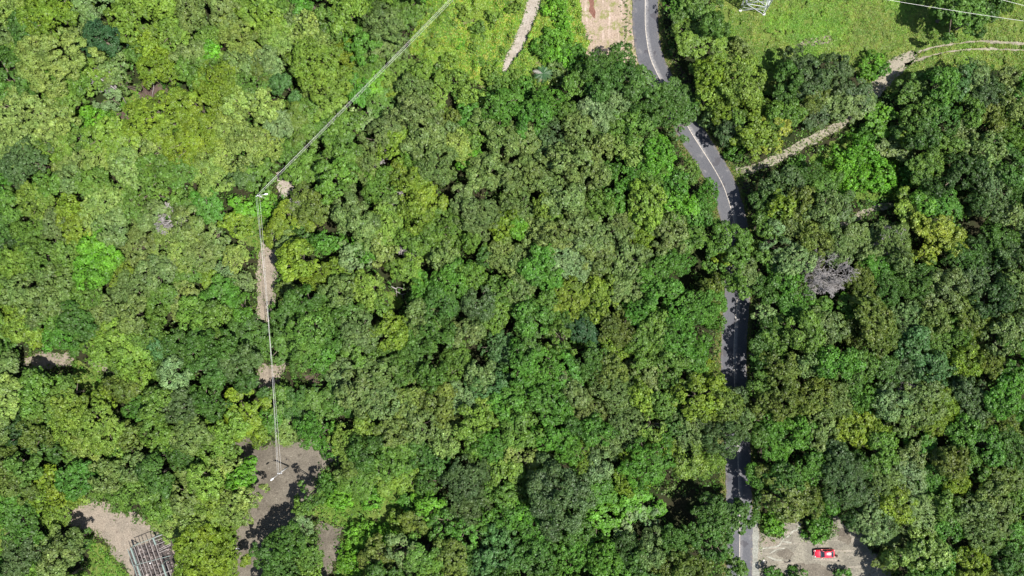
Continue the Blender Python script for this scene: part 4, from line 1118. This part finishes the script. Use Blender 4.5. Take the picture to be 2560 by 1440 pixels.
# debris under the frame, stones in the clearings
def rocks(name, pts, rr, mat, label, cat, seed, kind='stuff'):
    rng = random.Random(seed); mb = MB()
    for x, y, s in pts:
        c = P(x, y, 0); n = 7; h = s * rng.uniform(0.4, 0.9); a0 = rng.uniform(0, 6.28)
        lo = []; hi = []
        for k in range(n):
            a = a0 + k * 6.283 / n; q = s * rng.uniform(0.7, 1.2)
            lo.append(c + Vector((math.cos(a) * q, math.sin(a) * q, -0.03)))
            q2 = q * rng.uniform(0.45, 0.75); hi.append(c + Vector((math.cos(a) * q2, math.sin(a) * q2, h * rng.uniform(0.8, 1.1))))
        mb.add(lo + hi, [tuple(range(n, 2 * n))] + [(k, (k + 1) % n, n + (k + 1) % n, n + k) for k in range(n)])
    o = mb.build(name, mat); tag(o, label, cat, None, kind); return o
rr = random.Random(4)
M_STONE = simple("pale stone", (0.42, 0.38, 0.33), 0.9, noise=0.3, scale=1.2)
M_DARKR = simple("charred debris", (0.05, 0.042, 0.04), 0.9, noise=0.4, scale=1.2)
M_MIDR = simple("broken blocks", (0.2, 0.165, 0.15), 0.9, noise=0.4, scale=1.2)
def inp(n, poly, s0, s1, seed):
    X, Y = scatter(n, (min(p[0] for p in poly), min(p[1] for p in poly), max(p[0] for p in poly), max(p[1] for p in poly)), [poly], None, seed)
    r_ = random.Random(seed); return [(x, y, r_.uniform(s0, s1)) for x, y in zip(X, Y)]
FR = [(325, 1380), (400, 1342), (425, 1355), (430, 1400), (440, 1500), (368, 1500)]
rocks("debris", inp(300, FR, 0.1, 0.34, 1), 0, M_DARKR, "dark charred debris lying under the steel roof frame", "debris", 1)
rocks("debris", inp(330, FR, 0.08, 0.28, 2), 0, M_MIDR, "grey-brown broken blocks lying under the steel roof frame", "debris", 2)
for x, y, s in ((376, 1408, 0.26), (369, 1437, 0.36)):
    rocks("rock", [(x, y, s)], 0, M_WHITE if s < 0.3 else M_STONE, "white round lump in the debris under the steel roof frame" if s < 0.3 else "pinkish pale block near the bottom edge under the steel roof frame", "rock", 3, None)
rocks("stones", inp(420, CARCLEAR, 0.03, 0.1, 5) + inp(300, CLEAR_BL, 0.03, 0.09, 6) + inp(300, CLEAR_L, 0.03, 0.08, 7) + inp(120, TRACK, 0.03, 0.1, 8), 0, M_STONE,
      "small loose stones scattered over the bare clearings", "stones", 9)
rocks("stones", inp(260, CARCLEAR, 0.03, 0.1, 15) + inp(200, CLEAR_BL, 0.03, 0.1, 16) + inp(220, CLEAR_L, 0.03, 0.1, 17) + inp(160, PINK, 0.03, 0.08, 18), 0, M_DARKR,
      "dark leaf clods and twigs scattered over the bare clearings", "clods", 19)
rocks("rock", [(1909, 1402, 0.42)], 0, M_STONE, "flat pale rock beside the road edge left of the red car", "rock", 21, None)
o = rocks("rock", [(717, 1149, 0.2)], 0, M_DARKR, "small dark stone right of the lower lamp pole", "rock", 22, None)
mb = MB(); mb.tube([P(590, 1371, 0.1), P(600, 1371.5, 0.1)], 0.09, 10)
tag(mb.build("pipe", M_WHITE, None, True), "short white pipe lying on the lower dirt track", "pipe")
mb = MB(); mb.tube([P(1961, 1405.5, 0.12), P(1968, 1406, 0.1), P(1974, 1404, 0.12)], [0.08, 0.09, 0.11], 8); mb.tube([P(1974, 1405, 0.1), P(1976, 1401, 0.25)], [0.18, 0.16], 8)
tag(mb.build("burnt_log", M_DARKR, None, True), "short charred log lying in the clearing left of the red car", "log")
mb = MB(); mb.tube([P(2095, 1403, 0.1), P(2099, 1402, 0.15)], [0.12, 0.18], 8)
tag(mb.build("stump", M_DARKR, None, True), "small dark stump in the clearing just below the person", "stump")

# eroded pale rills across the car clearing
def rill(pts, label):
    sheet("rill", strip_poly(pts), M_RILL, 6, 0.06, label, seed=int(pts[0][0]), step=0.3)
M_RILL = soil_material("washed pale silt", lin((222, 210, 192), KG), lin((196, 182, 164), KG), lin((170, 156, 138), KG), 0.8)
rill([(1899, 1373, 2), (1910, 1371, 3), (1930, 1368, 3), (1945, 1365, 4), (1953, 1356, 4), (1960, 1346, 4), (1970, 1341, 3), (1980, 1330, 4), (1992, 1324, 5), (1999, 1314, 6), (2001, 1308, 3)], "branching pale rill")
rill([(1957, 1353, 2), (1967, 1355, 3), (1978, 1357, 2)], "short side rill")
rill([(1916, 1391, 3), (1928, 1394, 5), (1938, 1399, 5), (1954, 1401, 3)], "wide pale rill below")
rill([(1924, 1384, 2), (1934, 1378, 3), (1945, 1373, 2), (1962, 1371, 3)], "faint rill")

for i, (pl, mt) in enumerate(((((1985, 1412), (2030, 1408), (2075, 1418), (2110, 1430), (2080, 1450), (2000, 1448)), "M_GREY"), (((1905, 1345), (1935, 1350), (1952, 1352), (1940, 1364), (1905, 1366)), "M_TAN"),
        (((1940, 1380), (1965, 1376), (1985, 1384), (1975, 1396), (1945, 1394)), "M_GREY"), (((2085, 1320), (2110, 1318), (2130, 1345), (2120, 1362), (2095, 1350)), "M_GREY"))):
    sheet("mud_patch", list(pl), globals()[mt], 5, 0.5, seed=80 + i)
# red car
def car():
    root = empty("car", P(2058, 1380.5, 0.0), math.radians(1.5) + math.pi)     # nose points left in the photo
    M_RED = simple("red car paint", (0.62, 0.012, 0.03), 0.28, noise=0.02, coat=0.8)
    M_GLS = simple("dark car glass", (0.02, 0.03, 0.035), 0.06, noise=0.0, spec=0.8)
    M_RUB = simple("tyre rubber", (0.02, 0.02, 0.02), 0.85)
    M_TAIL = simple("red lamp plastic", (0.4, 0.01, 0.01), 0.2)
    M_HL = simple("headlamp glass", (0.3, 0.3, 0.32), 0.25)
    M_CHR = simple("bright trim", (0.7, 0.7, 0.72), 0.2, 0.8)
    L_, W_ = 4.3, 1.72
    # body shell: stations along x (front = +x): x, half width, belt height, nose drop
    st = [(2.15, 0.60, 0.56), (2.08, 0.74, 0.68), (1.85, 0.81, 0.78), (1.2, 0.85, 0.90), (0.85, 0.86, 0.94), (0, 0.86, 0.95), (-0.9, 0.86, 0.96),
          (-1.55, 0.85, 0.96), (-1.9, 0.81, 0.93), (-2.08, 0.74, 0.85), (-2.15, 0.62, 0.66)]
    V = []; F = []; n = 12
    for x, w, h in st:
        prof = [(-w * 0.88, 0.22), (-w * 0.98, 0.36), (-w, 0.58), (-w * 0.97, h - 0.1), (-w * 0.88, h - 0.02), (-w * 0.45, h + 0.015), (w * 0.45, h + 0.015),
                (w * 0.88, h - 0.02), (w * 0.97, h - 0.1), (w, 0.58), (w * 0.98, 0.36), (w * 0.88, 0.22)]
        V += [(x, a, b) for a, b in prof]
    for i in range(len(st) - 1):
        for k in range(n):
            F.append((i * n + k, i * n + (k + 1) % n, (i + 1) * n + (k + 1) % n, (i + 1) * n + k))
    F.append(tuple(range(n - 1, -1, -1))); F.append(tuple((len(st) - 1) * n + k for k in range(n)))
    mb = MB(); mb.add(V, F); body = mb.build("body", M_RED, root, True)
    # greenhouse: roof and pillars in red, glass between
    rf = [(0.28, 0.60, 1.40), (0.0, 0.66, 1.46), (-0.7, 0.67, 1.47), (-1.05, 0.65, 1.44)]
    mb = MB(); V = []; F = []
    for x, w, h in rf: V += [(x, -w, h - 0.05), (x, -w * 0.85, h), (x, 0, h + 0.02), (x, w * 0.85, h), (x, w, h - 0.05)]
    for i in range(3):
        for k in range(4): F.append((i * 5 + k, i * 5 + k + 1, (i + 1) * 5 + k + 1, (i + 1) * 5 + k))
    mb.add(V, F)
    for s in (-1, 1):
        mb.beam((0.28, s * 0.6, 1.37), (1.02, s * 0.76, 0.93), 0.07, 0.05); mb.beam((-1.08, s * 0.64, 1.39), (-1.75, s * 0.72, 0.95), 0.12, 0.06)
        mb.beam((-0.35, s * 0.67, 1.41), (-0.4, s * 0.8, 0.95), 0.08, 0.04)
    roof = mb.build("roof", M_RED, root, True)
    mb = MB(); mb.add([(0.29, -0.57, 1.385), (0.29, 0.57, 1.385), (1.04, 0.74, 0.93), (1.04, -0.74, 0.93)], [(0, 1, 2, 3)]); ws = mb.build("windshield", M_GLS, root)
    wb = MB(); wb.beam((1.0, -0.5, 0.965), (0.86, 0.15, 1.06), 0.03, 0.02); wb.beam((1.0, 0.1, 0.965), (0.86, 0.66, 1.06), 0.03, 0.02); wb.build("wiper", M_DARKM, ws)
    mb = MB(); mb.add([(-1.06, -0.6, 1.40), (-1.06, 0.6, 1.40), (-1.78, 0.7, 1.0), (-1.78, -0.7, 1.0)], [(3, 2, 1, 0)]); mb.build("rear_window", M_GLS, root)
    for s in (-1, 1):
        for x0, x1, t0, t1 in ((-0.36, 0.95, -0.32, 0.3), (-1.6, -0.42, -1.0, -0.4)):
            mb = MB(); mb.add([(x0, s * 0.81, 0.93), (x1, s * 0.79, 0.93), (t1, s * 0.635, 1.36), (t0, s * 0.655, 1.38)], [(0, 1, 2, 3) if s < 0 else (3, 2, 1, 0)])
            mb.build("side_window", M_GLS, root)
        mb = MB(); mb.box((0.72, s * 0.94, 1.0), (0.12, 0.2, 0.13)); mb.build("wing_mirror", M_RED, root)
        mb = MB(); mb.box((2.04, s * 0.62, 0.66), (0.2, 0.26, 0.12), Matrix.Rotation(s * -0.35, 3, 'Z'), 0.8); mb.build("headlight", M_HL, root)
        mb = MB(); mb.box((-2.04, s * 0.66, 0.78), (0.18, 0.26, 0.2), None, 0.85); mb.build("tail_light", M_TAIL, root)
        for x in (1.32, -1.32):
            mb = MB(); mb.tube([(x, s * 0.66, 0.31), (x, s * 0.68, 0.31), (x, s * 0.84, 0.31), (x, s * 0.87, 0.31)], [0.27, 0.31, 0.31, 0.27], 20)
            wh = empty("wheel", (0, 0, 0), 0, root); mb.build("tyre", M_RUB, wh, True)
            mb = MB(); mb.tube([(x, s * 0.86, 0.31), (x, s * 0.885, 0.31)], [0.19, 0.17], 14); mb.build("rim", M_CHR, wh)
    mb = MB(); mb.box((2.17, 0, 0.4), (0.14, 1.3, 0.2), None, 0.95); mb.box((-2.17, 0, 0.42), (0.14, 1.4, 0.22), None, 0.95); mb.build("bumper", M_RED, root)
    mb = MB(); mb.box((2.16, 0, 0.62), (0.06, 0.7, 0.1)); mb.build("grille", M_DARKM, root)
    mb = MB(); mb.beam((1.15, -0.7, 0.925), (1.15, 0.7, 0.925), 0.02, 0.012); mb.beam((-1.86, -0.6, 0.955), (-1.86, 0.6, 0.955), 0.02, 0.012); mb.build("panel_gap", M_DARKM, body)
    tag(root, "small red hatchback car parked on the clay clearing at the lower right", "car")
car()

# person behind the car
def person():
    base = P(2085.5, 1385.0, 0)
    root_rot = math.radians(160)
    def skin(name, verts, edges, rad, mat, parent, root_i=0, lv=2):
        me = bpy.data.meshes.new(name); me.from_pydata(verts, edges, []); me.update()
        o = link(name, me, mat, parent)
        sm = o.modifiers.new("skin", 'SKIN'); ss = o.modifiers.new("sub", 'SUBSURF'); ss.levels = lv; ss.render_levels = lv
        for i, r in enumerate(rad):
            me.skin_vertices[0].data[i].radius = (r, r) if not isinstance(r, tuple) else r
            me.skin_vertices[0].data[i].use_root = (i == root_i)
        return o
    M_SK = simple("skin", (0.33, 0.18, 0.12), 0.5, noise=0.05)
    M_CL = simple("dark clothes", (0.02, 0.02, 0.026), 0.85, noise=0.2)
    M_TR = simple("dark trousers", (0.025, 0.027, 0.035), 0.85, noise=0.2)
    M_HAIR = simple("black hair", (0.012, 0.01, 0.01), 0.6)
    v = [(0, 0, 0.95), (0, 0, 1.12), (0, 0, 1.3), (0, 0, 1.42), (0, 0, 1.5), (0.01, 0, 1.56), (0.02, 0, 1.63), (0.01, 0, 1.70)]
    r = [(0.15, 0.11), (0.135, 0.095), (0.165, 0.11), (0.12, 0.085), 0.052, 0.06, 0.088, 0.06]
    e = [(i, i + 1) for i in range(7)]
    def chain(start, pts, rs):
        a = start
        for p, q in zip(pts, rs):
            v.append(p); r.append(q); e.append((a, len(v) - 1)); a = len(v) - 1
        return a
    hands = []
    for s in (-1, 1):
        chain(0, [(0.0, s * 0.1, 0.86), (0.02, s * 0.12, 0.5), (0.0, s * 0.12, 0.1), (0.1, s * 0.13, 0.035), (0.2, s * 0.14, 0.03)], [0.085, 0.058, 0.04, 0.04, 0.03])
        h = chain(3, [(0, s * 0.19, 1.41), (0.02, s * 0.26, 1.14), (0.2, s * 0.22, 0.98), (0.26, s * 0.2, 0.95)], [0.055, 0.042, 0.032, 0.03])
        w = Vector(v[h])
        for k in range(4):
            o_ = (k - 1.5) * 0.018
            chain(h, [tuple(w + Vector((0.05, o_, -0.005))), tuple(w + Vector((0.08, o_, -0.02 - 0.003 * k))), tuple(w + Vector((0.098 - 0.004 * k, o_, -0.045)))], [0.009, 0.0085, 0.007])
        chain(h, [tuple(w + Vector((0.02, -s * 0.035, 0.005))), tuple(w + Vector((0.05, -s * 0.05, -0.01)))], [0.01, 0.008])
    body = skin("person", v, e, r, M_SK, None)
    body.location = base; body.rotation_euler = (0, 0, root_rot)
    # shirt and trousers follow the body
    sv = [(0, 0, 0.96), (0, 0, 1.12), (0, 0, 1.3), (0, 0, 1.42), (0, 0, 1.47)]; sr = [(0.165, 0.125), (0.15, 0.11), (0.18, 0.125), (0.135, 0.1), 0.07]
    se = [(i, i + 1) for i in range(4)]
    for s in (-1, 1):
        b = len(sv); sv += [(0, s * 0.2, 1.41), (0.012, s * 0.25, 1.2), (0.02, s * 0.262, 1.12)]; sr += [0.068, 0.056, 0.054]; se += [(3, b), (b, b + 1), (b + 1, b + 2)]
    skin("shirt", sv, se, sr, M_CL, body)
    tv = [(0, 0, 0.98)]; trr = [(0.165, 0.125)]; te = []
    for s in (-1, 1):
        b = len(tv); tv += [(0.0, s * 0.1, 0.86), (0.02, s * 0.12, 0.5), (0.0, s * 0.12, 0.1)]; trr += [0.1, 0.072, 0.058]; te += [(0, b), (b, b + 1), (b + 1, b + 2)]
    skin("trousers", tv, te, trr, M_TR, body)
    for s in (-1, 1):
        skin("shoe", [(-0.04, s * 0.12, 0.045), (0.08, s * 0.13, 0.045), (0.2, s * 0.14, 0.035)], [(0, 1), (1, 2)], [0.05, 0.05, 0.035], M_HAIR, body, lv=1)
    skin("hair", [(-0.02, 0, 1.62), (-0.015, 0, 1.69), (0.02, 0, 1.735)], [(0, 1), (1, 2)], [0.088, 0.085, 0.055], M_HAIR, body)
    M_EYE = simple("eye", (0.03, 0.02, 0.02), 0.3); M_LIP = simple("lips", (0.3, 0.1, 0.08), 0.5)
    mb = MB()
    for s in (-1, 1): mb.tube([(0.098, s * 0.032, 1.64), (0.108, s * 0.032, 1.64)], [0.012, 0.008], 8)
    mb.build("eyes", M_EYE, body)
    mb = MB(); mb.tube([(0.1, 0, 1.64), (0.128, 0, 1.605), (0.1, 0, 1.6)], [0.008, 0.014, 0.008], 8); mb.build("nose", M_SK, body, True)
    mb = MB(); mb.tube([(0.095, -0.022, 1.578), (0.104, 0, 1.577), (0.095, 0.022, 1.578)], [0.004, 0.008, 0.004], 6); mb.build("mouth", M_LIP, body, True)
    tag(body, "person in dark clothes with black hair standing behind the red car", "person")
person()
